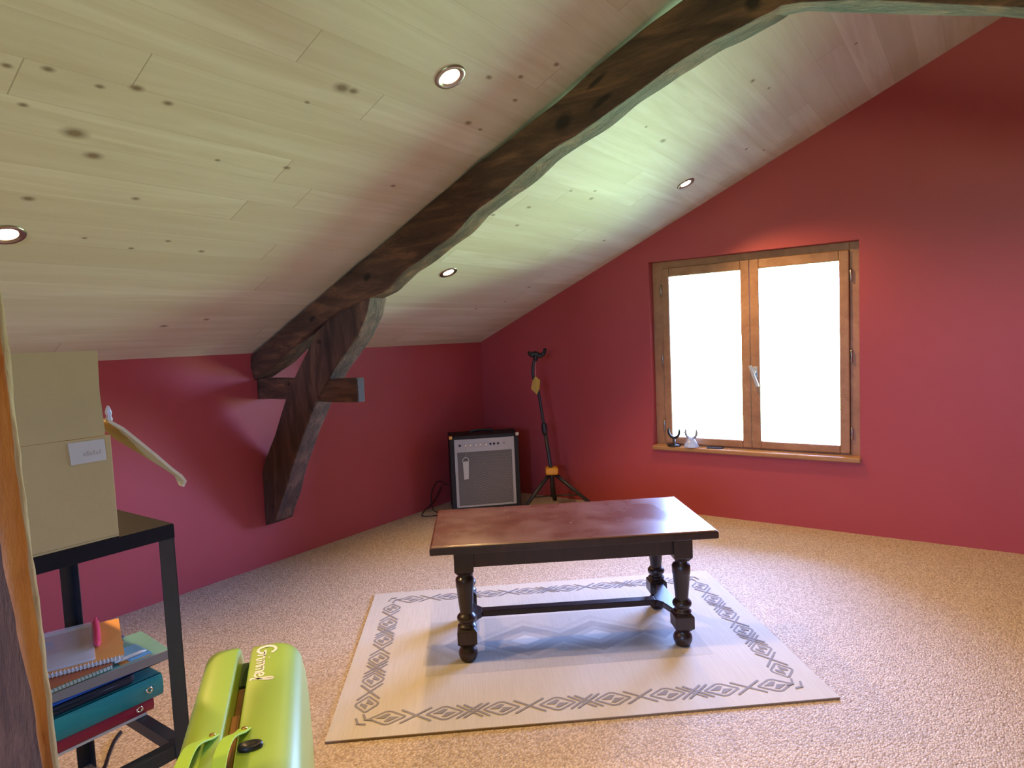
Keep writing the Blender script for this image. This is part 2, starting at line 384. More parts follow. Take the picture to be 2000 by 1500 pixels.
# gable wall with window hole
bm = BM()
def top_at(x): return HK + SL*x if x <= RX else HK + SL*(XR - x)
def gpoly(poly, y0, y1, mi): add_prism(bm, poly, 1, y0, y1, mi)
for (y0, y1, mi) in ((0, .115, 0), (.115, .42, 1)):
    gpoly([(-.2, -.1), (W1, -.1), (W1, top_at(W1)+.05), (-.2, top_at(-.2)+.05)], y0, y1, mi)
    gpoly([(W2, -.1), (XR+.2, -.1), (XR+.2, top_at(XR+.2)+.05), (RX, RZ+.05), (W2, top_at(W2)+.05)], y0, y1, mi)
    gpoly([(W1, -.1), (W2, -.1), (W2, Z1-.03), (W1, Z1-.03)], y0, y1, mi)
    gpoly([(W1, Z2), (W2, Z2), (W2, top_at(W2)+.05), (W1, top_at(W1)+.05)], y0, y1, mi)
struct(obj('wall_back', bm, ['red_wall', 'cream_plaster']), 'red gable wall holding the bright window', 'wall')

bm = BM()
add_prism(bm, [(-.25, top_at(-.25)), (RX, RZ), (RX, RZ+.12), (-.25, top_at(-.25)+.12)], 1, YB-.2, .45)
add_prism(bm, [(RX, RZ), (XR+.25, top_at(XR+.25)), (XR+.25, top_at(XR+.25)+.12), (RX, RZ+.12)], 1, YB-.2, .45)
struct(obj('ceiling', bm, 'ceiling'), 'sloping ceiling of whitewashed knotty pine boards', 'ceiling')

# ------------------------------------------------------------------ window
YF = .055
win = thing('window_1', 'double casement oak window blown out with daylight', 'window', (W1, YF, Z1))
win['kind'] = 'structure'
def wobj(name, boxes, mats, parent=win, bevel=.004, **k):
    bm = BM()
    for lo, hi in boxes:
        add_box(bm, lo, hi)
    o = obj(name, bm, mats, parent, bevel, **k)
    return o
ox, oz = W1, Z1
def R(x0, x1, z0, z1, y0, y1):  # window-local box from world x,z and depth
    return ((x0-ox, y0, z0-oz), (x1-ox, y1, z1-oz))
wobj('window_frame', [R(W1, W1+.072, Z1-.03, Z2, .012, .075), R(W2-.06, W2, Z1-.03, Z2, .012, .075),
                      R(W1+.072, W2-.06, Z2-.05, Z2, .012, .075), R(W1+.072, W2-.06, Z1-.03, Z1+.008, .012, .075),
                      R(W1+.071, W1+.088, Z1+.007, Z2-.049, .0515, .075), R(W2-.078, W2-.059, Z1+.007, Z2-.049, .0515, .075), R(W1+.088, W2-.078, Z2-.068, Z2-.049, .0515, .075), R(W1+.088, W2-.078, Z1+.007, Z1+.026, .0515, .075)], 'window_wood')
ST = .060; xm = 2.203
def sash(x0, x1, left, name='sash'):
    zb, zt = Z1+.008, Z2-.05
    gx0, gx1 = (x0+.052, x1-.058) if left else (x0+.058, x1-.055)
    gz0, gz1 = .527, 1.655
    s = wobj(name, [R(x0, gx0, zb, zt, -.004, .05), R(gx1, x1, zb, zt, -.004, .05),
                    R(gx0, gx1, zb, gz0, -.004, .05), R(gx0, gx1, gz1, zt, -.004, .05)], 'window_wood', bevel=.006)
    wobj('pane', [R(gx0-.006, gx1+.006, gz0-.006, gz1+.006, .024, .030)], 'glass', parent=s, bevel=0)
    return s
sl = sash(W1+.074, xm-.001, True); sr = sash(xm+.001, W2-.062, False)
# handle on right sash
bm = BM()
add_box(bm, (2.232-.016-ox, -.010, .985-.035-oz), (2.232+.016-ox, -.004, .985+.035-oz))
add_lathe(bm, [(0, .010), (.03, .010)], n=14, mat=Matrix.Translation((2.232-ox, -.008, .985-oz)) @ Matrix.Rotation(PI/2, 4, 'X'))
mt = Matrix.Translation((2.218-ox, -.038, 1.0-oz)) @ Matrix.Rotation(math.radians(-19), 4, 'Y')
add_box(bm, (-.010, -.008, -.115), (.010, .006, .03), mat=mt)
obj('window_handle', bm, 'nickel', sr, bevel=.004)
M['nickel_light'] = plain('pale_handle', (.55, .56, .55), rough=.35, metal=.3)
sr.children[-1].data.materials[0] = M['nickel_light']
for (x, par) in ((W1+.066, sl), (W2-.052, sr)):
    for z in (.60, 1.075, 1.56):
        bm = BM(); add_lathe(bm, [(-.035, .0065), (-.033, .0075), (.033, .0075), (.035, .0065), (.045, .003)], c=(x-ox, .004, z-oz), n=12)
        obj('hinge', bm, 'nickel', par)
bm = BM(); add_box(bm, (W1+.001-ox, -YF-.03, -.032), (W2+.006-ox, .012, -.001)); obj('window_sill', bm, 'sill_wood', win, bevel=.009, segs=3)

# ------------------------------------------------------------------ roof truss
def rough_beam(bm, st, ya, yb, amp=.012, seed=0., n=28, vert=False, mi=0, under=None):
    """st: list of (P_upper, P_lower) 2D (x,z) pairs; box-ish section between ya..yb with rounded rough edges"""
    rings = []
    cum = 0; prev = None
    for (u, l) in st:
        u = Vector((u[0], 0, u[1])); l = Vector((l[0], 0, l[1]))
        mid = (u+l)/2; hv = (u-l)/2; hy = (yb-ya)/2; yc = (ya+yb)/2
        if prev is not None: cum += (mid-prev).length
        prev = mid
        ring = []
        for k in range(n):
            a = 2*PI*k/n; c, s = math.cos(a), math.sin(a)
            e = .13
            px = (abs(c)**e)*(1 if c >= 0 else -1); pz = (abs(s)**e)*(1 if s >= 0 else -1)
            v = mid + hv*pz + Vector((0, yc + hy*px, 0))
            q = Vector((cum*2.2+seed, px*.9, pz*.9+seed))
            d = amp*(noise.noise(q)*1.0 + .6*noise.noise(q*2.6) + .35*noise.noise(Vector((cum*9, px*4, pz*4+seed))))
            dirv = (hv.normalized()*pz*.8 + Vector((0, px, 0))*.8)
            if pz > .9: d *= .3
            ring.append(v + dirv*d)
        rings.append(ring)
    add_rings(bm, rings, mi)

def resample(pts, n):
    pts = [Vector((*p, 0)) for p in pts]; d = [0]
    for a, b in zip(pts[:-1], pts[1:]): d.append(d[-1]+(b-a).length)
    out = []
    for i in range(n):
        t = d[-1]*i/(n-1); k = 0
        while k < len(d)-2 and d[k+1] < t: k += 1
        f = (t-d[k])/(d[k+1]-d[k]); q = pts[k].lerp(pts[k+1], f); out.append((q.x, q.y))
    return out
def interp(tbl, x):
    for (a, va), (b, vb) in zip(tbl[:-1], tbl[1:]):
        if x <= b: return va+(vb-va)*(x-a)/(b-a)
    return tbl[-1][1]

truss = thing('roof_truss', 'dark old oak roof truss with bent rafter, strut and tie crossing the sloping ceiling', 'roof truss', (0, -2.1, 0))
TY = -2.1
up = [(0, 1.243), (.954, 1.672), (1.5, 1.916), (1.785, 2.034), (1.952, 2.104), (2.109, 2.168), (2.292, 2.257), (2.457, 2.325), (2.618, 2.384), (2.9, 2.49), (3.95, 2.93)]
lo = [(0, 1.090), (.231, 1.184), (.544, 1.357), (.85, 1.470), (1.0, 1.500), (1.115, 1.520), (1.262, 1.606), (1.432, 1.679), (1.576, 1.745), (1.68, 1.812), (1.82, 1.868), (1.976, 1.945), (2.05, 1.982), (2.15, 2.02), (2.274, 2.059), (2.425, 2.116), (2.574, 2.174), (2.719, 2.22), (2.9, 2.255), (3.2, 2.42), (3.95, 2.76)]
st = []
for i in range(150):
    x = .002 + (3.9)*i/149
    st.append(((x, interp(up, x)), (x, interp(lo, x))))
bm = BM(); rough_beam(bm, st, -2.155-TY, -2.045-TY, amp=.014, seed=1.3, n=40)
obj('rafter', bm, 'beam', truss)
# strut
Ls = [(.001, .235), (.001, .55), (.037, .633), (.152, .784), (.23, .925), (.313, 1.053), (.46, 1.219), (.568, 1.348), (.712, 1.437), (.892, 1.531)]
Rs = [(.128, .275), (.20, .42), (.268, .60), (.36, .80), (.46, 1.0), (.565, 1.15), (.70, 1.32), (.80, 1.40), (.90, 1.47), (.99, 1.53)]
Rs = [(.105, .275), (.19, .42), (.288, .60), (.425, .82), (.55, 1.0), (.70, 1.15), (.89, 1.32), (.965, 1.42), (.995, 1.49), (1.005, 1.535)]
a_ = resample(Ls, 70); b_ = resample(Rs, 70)
bm = BM(); rough_beam(bm, list(zip(a_, b_)), -2.138-TY, -2.02-TY, amp=.008, seed=5.1, n=32)
obj('strut', bm, 'beam_strut', truss)
st = [((x, 1.104+.004*math.sin(x*9)), (x, .984+.004*math.sin(x*7))) for x in [.002 + .858*i/40 for i in range(41)]]
bm = BM(); rough_beam(bm, st, -2.128-TY, -2.080-TY, amp=.003, seed=9., n=28)
obj('tie', bm, 'beam', truss, label='short horizontal oak tie with pale cut end')
bm = BM(); add_box(bm, (.8585, -2.124-TY, .990), (.8620, -2.084-TY, 1.100)); obj('tie_end_grain', bm, 'end_grain', truss)
# wedge pegs
for (x, z, y) in ((.30, 1.075, -2.143), (.045, .50, -2.14), (.60, 1.30, -2.142)):
    bm = BM(); add_lathe(bm, [(0, .013), (.02, .012), (.024, .006)], n=10, mat=Matrix.Translation((x, y+.012-TY, z)) @ Matrix.Rotation(PI/2, 4, 'X')); obj('peg', bm, 'beam', truss)
# collar: bowed beam from the rafter across
cl = [(2.86, 2.27), (2.975, 2.259), (3.12, 2.215), (3.293, 2.157), (3.465, 2.094), (3.518, 2.070), (3.75, 1.99), (4.0, 1.95), (4.25, 1.95), (4.6, 2.0), (5.0, 2.12), (5.45, 2.28)]
cb = resample(cl, 90)
bm = BM(); rough_beam(bm, [((x, z+.19), (x, z)) for x, z in cb], -2.150-TY, -2.055-TY, amp=.009, seed=3.7, n=32)
obj('collar_beam', bm, 'beam', truss)
# mirrored rafter on the far slope
bm = BM(); rough_beam(bm, [((XR-x, top_at(x)-.012), (XR-x, top_at(x)-.2)) for x in [.002+4.15*i/80 for i in range(81)]], -2.15-TY, -2.045-TY, amp=.010, seed=13.7, n=28)
obj('rafter', bm, 'beam', truss)

# near post
post = thing('timber_post', 'honey coloured rough timber post at the left edge in front of the box', 'post', (2.45, -4.10, 0))
bm = BM()
rings = []
PX, PY = 2.45, -4.10
lv = Vector((-.28, -.96, 0)).normalized(); av = Vector((-.96, .28, 0)).normalized()
for i in range(130):
    z = 2.23*i/129
    e = Vector((2.455 + (1.377-z)*.105, -4.076 - (1.377-z)*.012, z))
    w = .004*noise.noise(Vector((z*3.1, 0, 4))) + .002*noise.noise(Vector((z*11, 2, 4)))
    e = e + lv*(abs(w)*.8)
    wf = .008 + max(0., z-.75)*.055 + .006*noise.noise(Vector((z*5, 1, 8)))   # width of the broad sawn face
    bw = .0055 + .0025*noise.noise(Vector((z*9, 6, 2)))
    c = e + lv*(bw+wf) - av*.006
    pts = [e, e + lv*bw*.5 - av*.003, e + lv*bw - av*.004, e + lv*(bw+wf*.33) - av*.005, e + lv*(bw+wf*.66) - av*.006, c, c + lv*.03 + av*.028, c + lv*.055 + av*.06, c + lv*.055 + av*.12, c + lv*.02 + av*.15, e + lv*.03 + av*.14, e + lv*.012 + av*.05]
    ring = []
    for k, p in enumerate(pts):
        d = .0018*noise.noise(Vector((z*9, k*.9, 1))) + .0012*noise.noise(Vector((z*34, k*1.7, 1)))
        ring.append(Vector((p.x-PX+d, p.y-PY+d, z)))
    rings.append(ring)
vr = add_rings(bm, rings, 0)
for a, b in zip(vr[:-1], vr[1:]):
    for k in (0, 1):
        for f in a[k].link_faces:
            if a[k+1] in f.verts and b[k] in f.verts: f.material_index = 1
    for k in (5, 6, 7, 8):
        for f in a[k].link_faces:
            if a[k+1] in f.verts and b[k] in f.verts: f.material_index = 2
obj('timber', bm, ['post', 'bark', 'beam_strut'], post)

# ------------------------------------------------------------------ downlights
SPOT_COL = (1.0, .62, .27)
def downlight(x, y, label, group='recessed ceiling spotlights', lit=260.):
    z = HK + SL*x
    t = thing('recessed_downlight', label, 'ceiling light', (x, y, z), 0, group)
    t.rotation_euler = (0, -math.atan(SL), 0)
    bm = BM()
    prof = [(.0, .054), (-.003, .054), (-.006, .050), (-.006, .041), (-.002, .034), (.0, .031), (.0, .054)]
    n = 40
    rings = [[Vector((r*math.cos(2*PI*i/n), r*math.sin(2*PI*i/n), zz)) for i in range(n)] for zz, r in prof]
    add_rings(bm, rings, caps=False); obj('trim_ring', bm, 'nickel', t)
    bm = BM(); add_lathe(bm, [(-.0006, .030), (-.0020, .025), (-.0030, .014), (-.0032, .002)], n=32); obj('bulb', bm, 'bulb', t)
    ld = bpy.data.lights.new('spot_glow', 'SPOT'); ld.energy = lit; ld.color = SPOT_COL; ld.spot_size = math.radians(118); ld.spot_blend = .75; ld.shadow_soft_size = .022
    lo_ = bpy.data.objects.new('spot_glow', ld); C.objects.link(lo_); lo_.parent = t; lo_.location = (0, 0, -.02)
    return t
ENERGY = 74.
for (x, y, lb) in ((.933, -3.58, 'lit spotlight in the ceiling boards at the left picture edge above the cardboard box'),
                   (2.0, -2.65, 'brightest lit spotlight, high in the ceiling left of the bent rafter'),
                   (.933, -1.46, 'small lit spotlight low in the ceiling right of the rafter above the amplifier'),
                   (2.003, -.515, 'small lit spotlight in the ceiling just above the window'),
                   (3.07, -3.58, 'lit spotlight high in the ceiling above the picture, left of the truss'),
                   (3.07, -1.46, 'lit spotlight high in the ceiling above the picture, window side of the truss'),
                   (2.003, -4.77, 'lit spotlight in the ceiling behind the camera'),
                   (.933, -5.70, 'lit spotlight in the ceiling far behind the camera near the knee wall')):
    downlight(x, y, lb, lit=ENERGY)

# ------------------------------------------------------------------ rug
RUG_O = (1.720, -3.103); RUG_A = .69226; RL, RW, RH = 1.725, 1.236, .008
bm = BM(); add_box(bm, (0, 0, .0005), (RL, RW, RH))
top = RH + .0006
def strip(p, q, w, mi, z=None):
    p = Vector((*p, 0)); q = Vector((*q, 0)); d = (q-p).normalized(); n_ = Vector((-d.y, d.x, 0))*w/2
    z = top if z is None else z
    quadf(bm, [bm.verts.new((v.x, v.y, z)) for v in (p-n_, q-n_, q+n_, p+n_)], mi)
def poly(pts, mi, z=None):
    quadf(bm, [bm.verts.new((x, y, top if z is None else z)) for x, y in pts], mi)
def motif(c, ax, hl, hw, k):
    """diamond with inner diamond; ax: unit vec along border"""
    a = Vector(ax); b = Vector((-a.y, a.x)); c = Vector(c)
    P = lambda u, v: tuple(c + a*u + b*v)
    D = [P(-hl, 0), P(-hl*.14, hw), P(hl*.14, hw), P(hl, 0), P(hl*.14, -hw), P(-hl*.14, -hw)]
    for i in range(6): strip(D[i], D[(i+1) % 6], .0085, 1, top + .0001*(i+1))
    poly([P(-hl*.66, 0), P(-hl*.05, hw*.66), P(hl*.16, hw*.55), P(-hl*.12, -hw*.1)], 1, top+.0008)
    poly([P(hl*.66, 0), P(hl*.05, -hw*.66), P(-hl*.16, -hw*.55), P(hl*.12, hw*.1)], 1, top+.0008)
def cross(c, ax, dense):
    a = Vector(ax); b = Vector((-a.y, a.x)); c = Vector(c)
    P = lambda u, v: tuple(c + a*u + b*v)
    for o_, s_ in (((0, 1.),) if not dense else ((-.012, .85), (.012, .85))):
        for v in (1, -1):
            strip(P(o_-.052*s_, -.040*v), P(o_+.052*s_, .040*v), .0085, 1, top + .0010 + .0001*v + (.0003 if o_ > 0 else 0))
n1 = 8; u0, u1 = .187, 1.548
for (v, fl) in ((.105, 1), (RW-.105, -1)):
    for i in range(n1):
        u = u0 + (u1-u0)*i/(n1-1); motif((u, v), (1, 0), .062, .038, i)
        if i < n1-1: cross((u + (u1-u0)/(n1-1)/2, v), (1, 0), i % 2 == 1)
n2 = 6; v0, v1 = .20, 1.035
for u in (.105, RL-.105):
    for i in range(n2):
        v = v0 + (v1-v0)*i/(n2-1); motif((u, v), (0, 1), .052, .038, i)
        if i < n2-1: cross((u, v + (v1-v0)/(n2-1)/2), (0, 1), i % 2 == 1)
for (cu, cv, su, sv) in ((.08, .08, 1, 1), (RL-.08, .08, -1, 1), (.08, RW-.08, 1, -1), (RL-.08, RW-.08, -1, -1)):
    for k in (0, .022):
        strip((cu+su*k, cv+sv*(.035+k)), (cu+su*(k+.012), cv+sv*k), .008, 1, top+.0016)
        strip((cu+su*(.038+k), cv+sv*(k-.006)), (cu+su*(k+.006), cv+sv*(k+.002)), .008, 1, top+.0018)
# central band with stepped diamonds
vc = RW/2 - .02
poly([(.30, vc-.24), (RL-.30, vc-.24), (RL-.30, vc+.24), (.30, vc+.24)], 4, top - .0003)
CX = (.708, 1.012)
for j, cx in enumerate(CX):
    for k, (hl, hw, mi) in enumerate(((.27, .20, 5), (.235, .165, 4), (.21, .14, 2), (.12, .085, 5), (.065, .045, 3))):
        poly([(cx-hl, vc), (cx, vc+hw), (cx+hl, vc), (cx, vc-hw)], mi, top + .0002*(k+1) + .00005*j)
for cx in (.44, 1.28):
    for k, (hl, hw, mi) in enumerate(((.15, .16, 5), (.11, .12, 4), (.075, .08, 2))):
        poly([(cx-hl, vc), (cx, vc+hw), (cx+hl, vc), (cx, vc-hw)], mi, top + .0001 + .0002*k)
M['rug_center'] = plain('rug_center_yarn', (.44, .41, .38), rough=.95, var=.16, scale=120, stretch=(1, .05, 1), spec=.1)
rug = obj('rug', bm, ['rug', 'rug_motif', 'rug_mid', 'rug_light', 'rug_center', 'rug_faint'], loc=(*RUG_O, 0.0005))
rug.rotation_euler = (0, 0, RUG_A)
tag(rug, 'pale flatwoven rug with grey diamond border under the coffee table', 'rug')
bm = BM()
for (a, b) in (((0, -.0015), (RL, .0005)), ((0, RW-.0005), (RL, RW+.0015))):
    add_box(bm, (a[0], a[1], .0003), (b[0], b[1], .0062))
obj('bound_edge', bm, 'rug_edge', rug)

# ------------------------------------------------------------------ coffee table
TL, TW, TH = 1.117, .557, .499
tab = thing('coffee_table', 'dark wooden coffee table with turned legs standing on the pale rug', 'table', (1.739, -2.593, .0112), .67535)
TH -= .0112
bm = BM()
rings = []
for z, ins in ((TH-.034, .004), (TH-.031, .0), (TH-.010, .0), (TH-.004, .003), (TH, .007)):
    rings.append([(ins, ins, z), (TL-ins, ins, z), (TL-ins, TW-ins, z), (ins, TW-ins, z)])
vr = add_rings(bm, rings, smooth=False)
for f in bm.faces:
    if f.calc_center_median().z < TH-.003: f.material_index = 1
obj('table_top', bm, ['table_top', 'table'], tab, bevel=.002, segs=2)
lx, ly = .125, .090; hb = .0375
bz = TH-.034
bm = BM()
for (p, q) in (((lx+hb-.01, ly-.024), (TL-lx-hb+.01, ly-.002)), ((lx+hb-.01, TW-ly+.002), (TL-lx-hb+.01, TW-ly+.024))):
    add_box(bm, (p[0], p[1], bz-.075), (q[0], q[1], bz))
for (p, q) in (((lx-.024, ly+hb-.01), (lx-.002, TW-ly-hb+.01)), ((TL-lx+.002, ly+hb-.01), (TL-lx+.024, TW-ly-hb+.01))):
    add_box(bm, (p[0], p[1], bz-.075), (q[0], q[1], bz))
obj('apron', bm, 'table', tab, bevel=.002)
LEGP = lambda t: [(t+.004, .021), (t-.004, .0195), (t-.010, .0215), (t-.016, .028), (t-.022, .0305), (t-.052, .0300), (t-.056, .0285), (t-.10, .0255), (t-.150, .0215), (t-.158, .021), (t-.163, .0255), (t-.170, .0305), (t-.178, .0320), (t-.186, .0300), (t-.192, .0245), (t-.198, .0235), (t-.203, .027), (t-.208, .031), (t-.212, .030)]
def table_leg(x, y):
    bm = BM()
    def sq(z0, z1, h, ch=.012):
        rings = []
        for z, s in ((z0, h-ch), (z0+ch, h), (z1-ch, h), (z1, h-ch)):
            rings.append([(x-s, y-s, z), (x+s, y-s, z), (x+s, y+s, z), (x-s, y+s, z)])
        add_rings(bm, rings, smooth=False)
    # top block
    rings = []
    for z, s in ((bz-.105, hb-.013), (bz-.088, hb), (bz, hb)):
        rings.append([(x-s, y-s, z), (x+s, y-s, z), (x+s, y+s, z), (x-s, y+s, z)])
    add_rings(bm, rings, smooth=False)
    t = bz-.105
    add_lathe(bm, [(zz, rr_*1.2) for zz, rr_ in LEGP(t)], c=(x, y, 0), n=32)
    sq(.056, t-.204, hb+.001, .020)
    add_lathe(bm, [(.060, .026), (.054, .027), (.049, .031), (.042, .0355), (.032, .038), (.020, .037), (.009, .033), (0, .029)], c=(x, y, 0), n=32)
    return obj('leg', bm, 'table', tab, bevel=.0015)
for x, y in ((lx, ly), (TL-lx, ly), (TL-lx, TW-ly), (lx, TW-ly)): table_leg(x, y)
# H stretcher with flared ends
bm = BM()
zs0, zs1 = .095, .121
def end_arc(xc, s):
    pts = []
    ya, yb = ly+.022, TW-ly-.022; ym = TW/2
    out = [(xc-s*.020, ya), (xc+s*.016, ya)]
    # inner side flares toward the middle bar
    P_ = [(xc-s*.020, ya), (xc-s*.020, yb), (xc+s*.012, yb), (xc+s*.020, yb-.05), (xc+s*.040, ym+.050), (xc+s*.062, ym+.024), (xc+s*.062, ym-.024), (xc+s*.040, ym-.050), (xc+s*.020, ya+.05), (xc+s*.012, ya)]
    return P_
add_prism(bm, end_arc(lx, 1), 2, zs0, zs1)
add_prism(bm, end_arc(TL-lx, -1), 2, zs0, zs1)
add_prism(bm, [(lx+.061, TW/2-.022), (TL-lx-.061, TW/2-.022), (TL-lx-.061, TW/2+.022), (lx+.061, TW/2+.022)], 2, zs0+.0003, zs1-.0003)
obj('stretcher', bm, 'table', tab, bevel=.003)

# ------------------------------------------------------------------ amplifier
AMP_O = (.271, -.770); AMP_A = math.radians(44); AW, AD, AH = .512, .25, .574
amp = thing('guitar_amplifier', 'black cabinet guitar amplifier with silver grille standing in the room corner', 'amplifier', (*AMP_O, 0), AMP_A)
bm = BM()
def bx(lo, hi, mi=0): add_box(bm, lo, hi, mi)
t = .033
bx((0, 0, .015), (t, AD, AH)); bx((AW-t, 0, .015), (AW, AD, AH)); bx((t, 0, AH-.026), (AW-t, AD, AH)); bx((t, 0, .015), (AW-t, AD, .04)); bx((t, .04, .04), (AW-t, AD, AH-.026))
obj('cabinet', bm, 'black_vinyl', amp, bevel=.005, segs=3)
bm = BM()
fz = .548
# grille surround as a frame: control panel on top and side rails
bx((t, .004, .452), (AW-t, .036, fz)); bx((t, .004, .040), (t+.020, .036, .452)); bx((AW-t-.020, .004, .040), (AW-t, .036, .452)); bx((t+.020, .004, .040), (AW-t-.020, .036, .052))
obj('control_panel', bm, 'silver', amp, bevel=.0015)
def grille_mat():
    m, nt, p = nodes_of('speaker_grille_cloth')
    tc = N(nt, 'ShaderNodeTexCoord'); mp = N(nt, 'ShaderNodeMapping'); mp.inputs['Rotation'].default_value = (0, math.radians(30), 0)
    L(nt, tc.outputs['Object'], mp.inputs[0])
    w = N(nt, 'ShaderNodeTexWave', Scale=34.0, Distortion=0.0); L(nt, mp.outputs[0], w.inputs['Vector'])
    mp2 = N(nt, 'ShaderNodeMapping'); mp2.inputs['Rotation'].default_value = (0, math.radians(-35), 0); L(nt, tc.outputs['Object'], mp2.inputs[0])
    w2 = N(nt, 'ShaderNodeTexWave', Scale=34.0); L(nt, mp2.outputs[0], w2.inputs['Vector'])
    c = mixc(nt, math_(nt, 'MULTIPLY', w.outputs['Fac'], w2.outputs['Fac']), (.07, .06, .055), (.50, .46, .42))
    L(nt, c, p.inputs['Base Color']); p.inputs['Roughness'].default_value = .7; return m
M['grille'] = grille_mat()
bm = BM(); bx((t+.019, .012, .050), (AW-t-.019, .034, .454)); obj('grille', bm, 'grille', amp)
for i, u in enumerate((.115, .153, .191, .225, .267)):
    bm = BM(); add_lathe(bm, [(0, .0095), (.012, .0085), (.014, .007)], n=16, mat=Matrix.Translation((u, .004, .503)) @ Matrix.Rotation(PI/2, 4, 'X'))
    obj('knob', bm, 'chrome', amp)
for u in (.074, .301, .328, .358):
    bm = BM(); add_lathe(bm, [(0, .0085), (.003, .0085), (.0035, .006)], n=14, mat=Matrix.Translation((u, .0042, .503)) @ Matrix.Rotation(PI/2, 4, 'X'))
    obj('jack_socket', bm, 'black_plastic', amp)
bm = BM(); bx((.400, .0015, .497), (.404, .004, .512)); obj('power_switch', bm, 'black_plastic', amp)
for u in (.002, AW-.002):
    s = 1 if u < .1 else -1
    bm = BM(); add_box(bm, (min(u-.006*s, u+.020*s), -.004, AH-.022), (max(u-.006*s, u+.020*s), .022, AH+.004)); obj('corner_cap', bm, 'brass' if s > 0 else 'chrome', amp, bevel=.005, segs=3)
bm = BM(); add_tube(bm, smoothpts([(.17, .13, AH), (.175, .13, AH+.014), (.25, .13, AH+.020), (.33, .13, AH+.014), (.335, .13, AH)]), .010, 10); obj('carry_handle', bm, 'black_plastic', amp)
for u in (.05, AW-.05):
    for v in (.04, AD-.04):
        bm = BM(); add_lathe(bm, [(0, .014), (.016, .017)], c=(u, v, 0), n=14); obj('foot', bm, 'foot_and_hole_black', amp)
# hanging swing tag on the knob
bm = BM()
n_ = 20
ring_o = [Vector((.111+.026*math.cos(a), 0, .400+.026*math.sin(a))) for a in [PI*i/n_ for i in range(n_+1)]]
outl = [(.087, .398)] + [(.111+.024*math.cos(PI-a), .398+.026*math.sin(a)) for a in [PI*i/12 for i in range(1, 12)]] + [(.135, .398), (.130, .30), (.128, .258), (.093, .252), (.091, .30)]
hole = None
add_prism(bm, outl, 1, -.0045, -.0035)
o = obj('swing_tag', bm, 'white_paper', None); o.parent = None
bpy.data.objects.remove(o)
st_ = thing('swing_tag', 'cream paper tag hanging by a thread from an amplifier knob', 'tag', (AMP_O[0], AMP_O[1], 0), AMP_A)
bm = BM()
add_prism(bm, [(.090, .385), (.134, .386), (.131, .31), (.128, .254), (.095, .250), (.093, .31)], 1, -.0050, -.0040)
obj('card', bm, 'white_paper', st_)
bm = BM(); rr = [(.112+.023*math.cos(a), -.0045, .385+.030*math.sin(a)) for a in [PI*i/14 for i in range(15)]]
add_tube(bm, rr, .0028, 8); obj('loop', bm, 'white_paper', st_)
bm = BM(); add_tube(bm, [(.115, -.010, .495), (.113, -.0045, .46), (.112, -.0045, .413)], .0009, 6); obj('thread', bm, 'pale_ink', st_)
# power cord of the amplifier lying behind it
bm = BM(); add_tube(bm, smoothpts([(.09, -.60, .16), (.035, -.66, .20), (.02, -.72, .12), (.06, -.76, .015), (.14, -.80, .006), (.20, -.86, .006), (.12, -.93, .006), (.04, -.84, .006), (.025, -.70, .06), (.03, -.62, .15)]), .0035, 8)
tag(obj('power_cord', bm, 'black_plastic'), 'black power cord curled on the floor left of the amplifier', 'cord')

# ------------------------------------------------------------------ guitar stand
gs = thing('guitar_stand', 'tall black tripod guitar stand with yellow collar right of the amplifier', 'guitar stand', (.86, -.32, 0))
def G(p): return (p[0]-.86, p[1]+.32, p[2])
foot_r = [(.742, -.105, .012), (1.170, -.215, .012), (.735, -.560, .012)]
hub = Vector((.862, -.322, .275))
for f in foot_r:
    f = Vector(f); d = (f-hub); d.z = 0; d.normalize()
    bm = BM(); add_tube(bm, [G(hub + d*.022 - Vector((0, 0, .012))), G(f)], [.0145, .0135], 12); lg = obj('leg', bm, 'black_metal', gs)
    bm = BM(); e = f + (hub-f).normalized()*.05; add_tube(bm, [G(e), G(f), G(f+(f-e).normalized()*.004)], [.0155, .018, .012], 12); obj('rubber_foot', bm, 'black_plastic', lg)
bm = BM(); rings_z = .10
for f in foot_r:
    f = Vector(f); m_ = hub.lerp(f, .62); add_tube(bm, [G((.858, -.325, .10)), G(m_)], .005, 8)
obj('brace', bm, 'black_metal', gs)
mast = [(.858, -.325, .08), (.853, -.329, .40), (.832, -.340, .60)]
bm = BM(); add_tube(bm, [G((.862, -.322, .09)), G((.858, -.325, .30)), G((.8325, -.345, .575))], .0135, 14); obj('lower_pole', bm, 'black_metal', gs)
bm = BM(); add_tube(bm, [G((.8325, -.345, .56)), G((.8310, -.346, .575)), G((.8290, -.348, .60)), G((.8275, -.349, .635)), G((.826, -.350, .645))], [.015, .021, .022, .020, .014], 16); obj('height_clutch', bm, 'black_plastic', gs)
bm = BM(); add_tube(bm, smoothpts([G((.828, -.349, .62)), G((.800, -.371, .90)), G((.7815, -.387, .97)), G((.776, -.391, 1.02)), G((.781, -.387, 1.08)), G((.790, -.380, 1.115))], 5), .0105, 14); obj('upper_pole', bm, 'black_metal', gs)
bm = BM()
add_box(bm, (-.046, -.052, -.012), (.046, .052, .038), mat=Matrix.Translation(hub - Vector((.86, -.32, 0))) @ Matrix.Rotation(math.radians(35), 4, 'Z'))
obj('collar', bm, 'yellow', gs, bevel=.013, segs=3)
hd = Vector((.795, -.376, 1.128))
bm = BM()
add_tube(bm, smoothpts([G(hd + Vector(v)) for v in ((-.028, -.020, .012), (-.012, -.010, .026), (.006, .002, .022), (.024, .014, .012), (.046, .030, .020), (.060, .040, .040))], 4), [.017]*6 + [.021]*5 + [.019]*4 + [.015]*4 + [.012]*2, 14)
add_lathe(bm, [(-.03, .010), (-.02, .018), (.005, .020), (.02, .014)], c=G(hd), n=16)
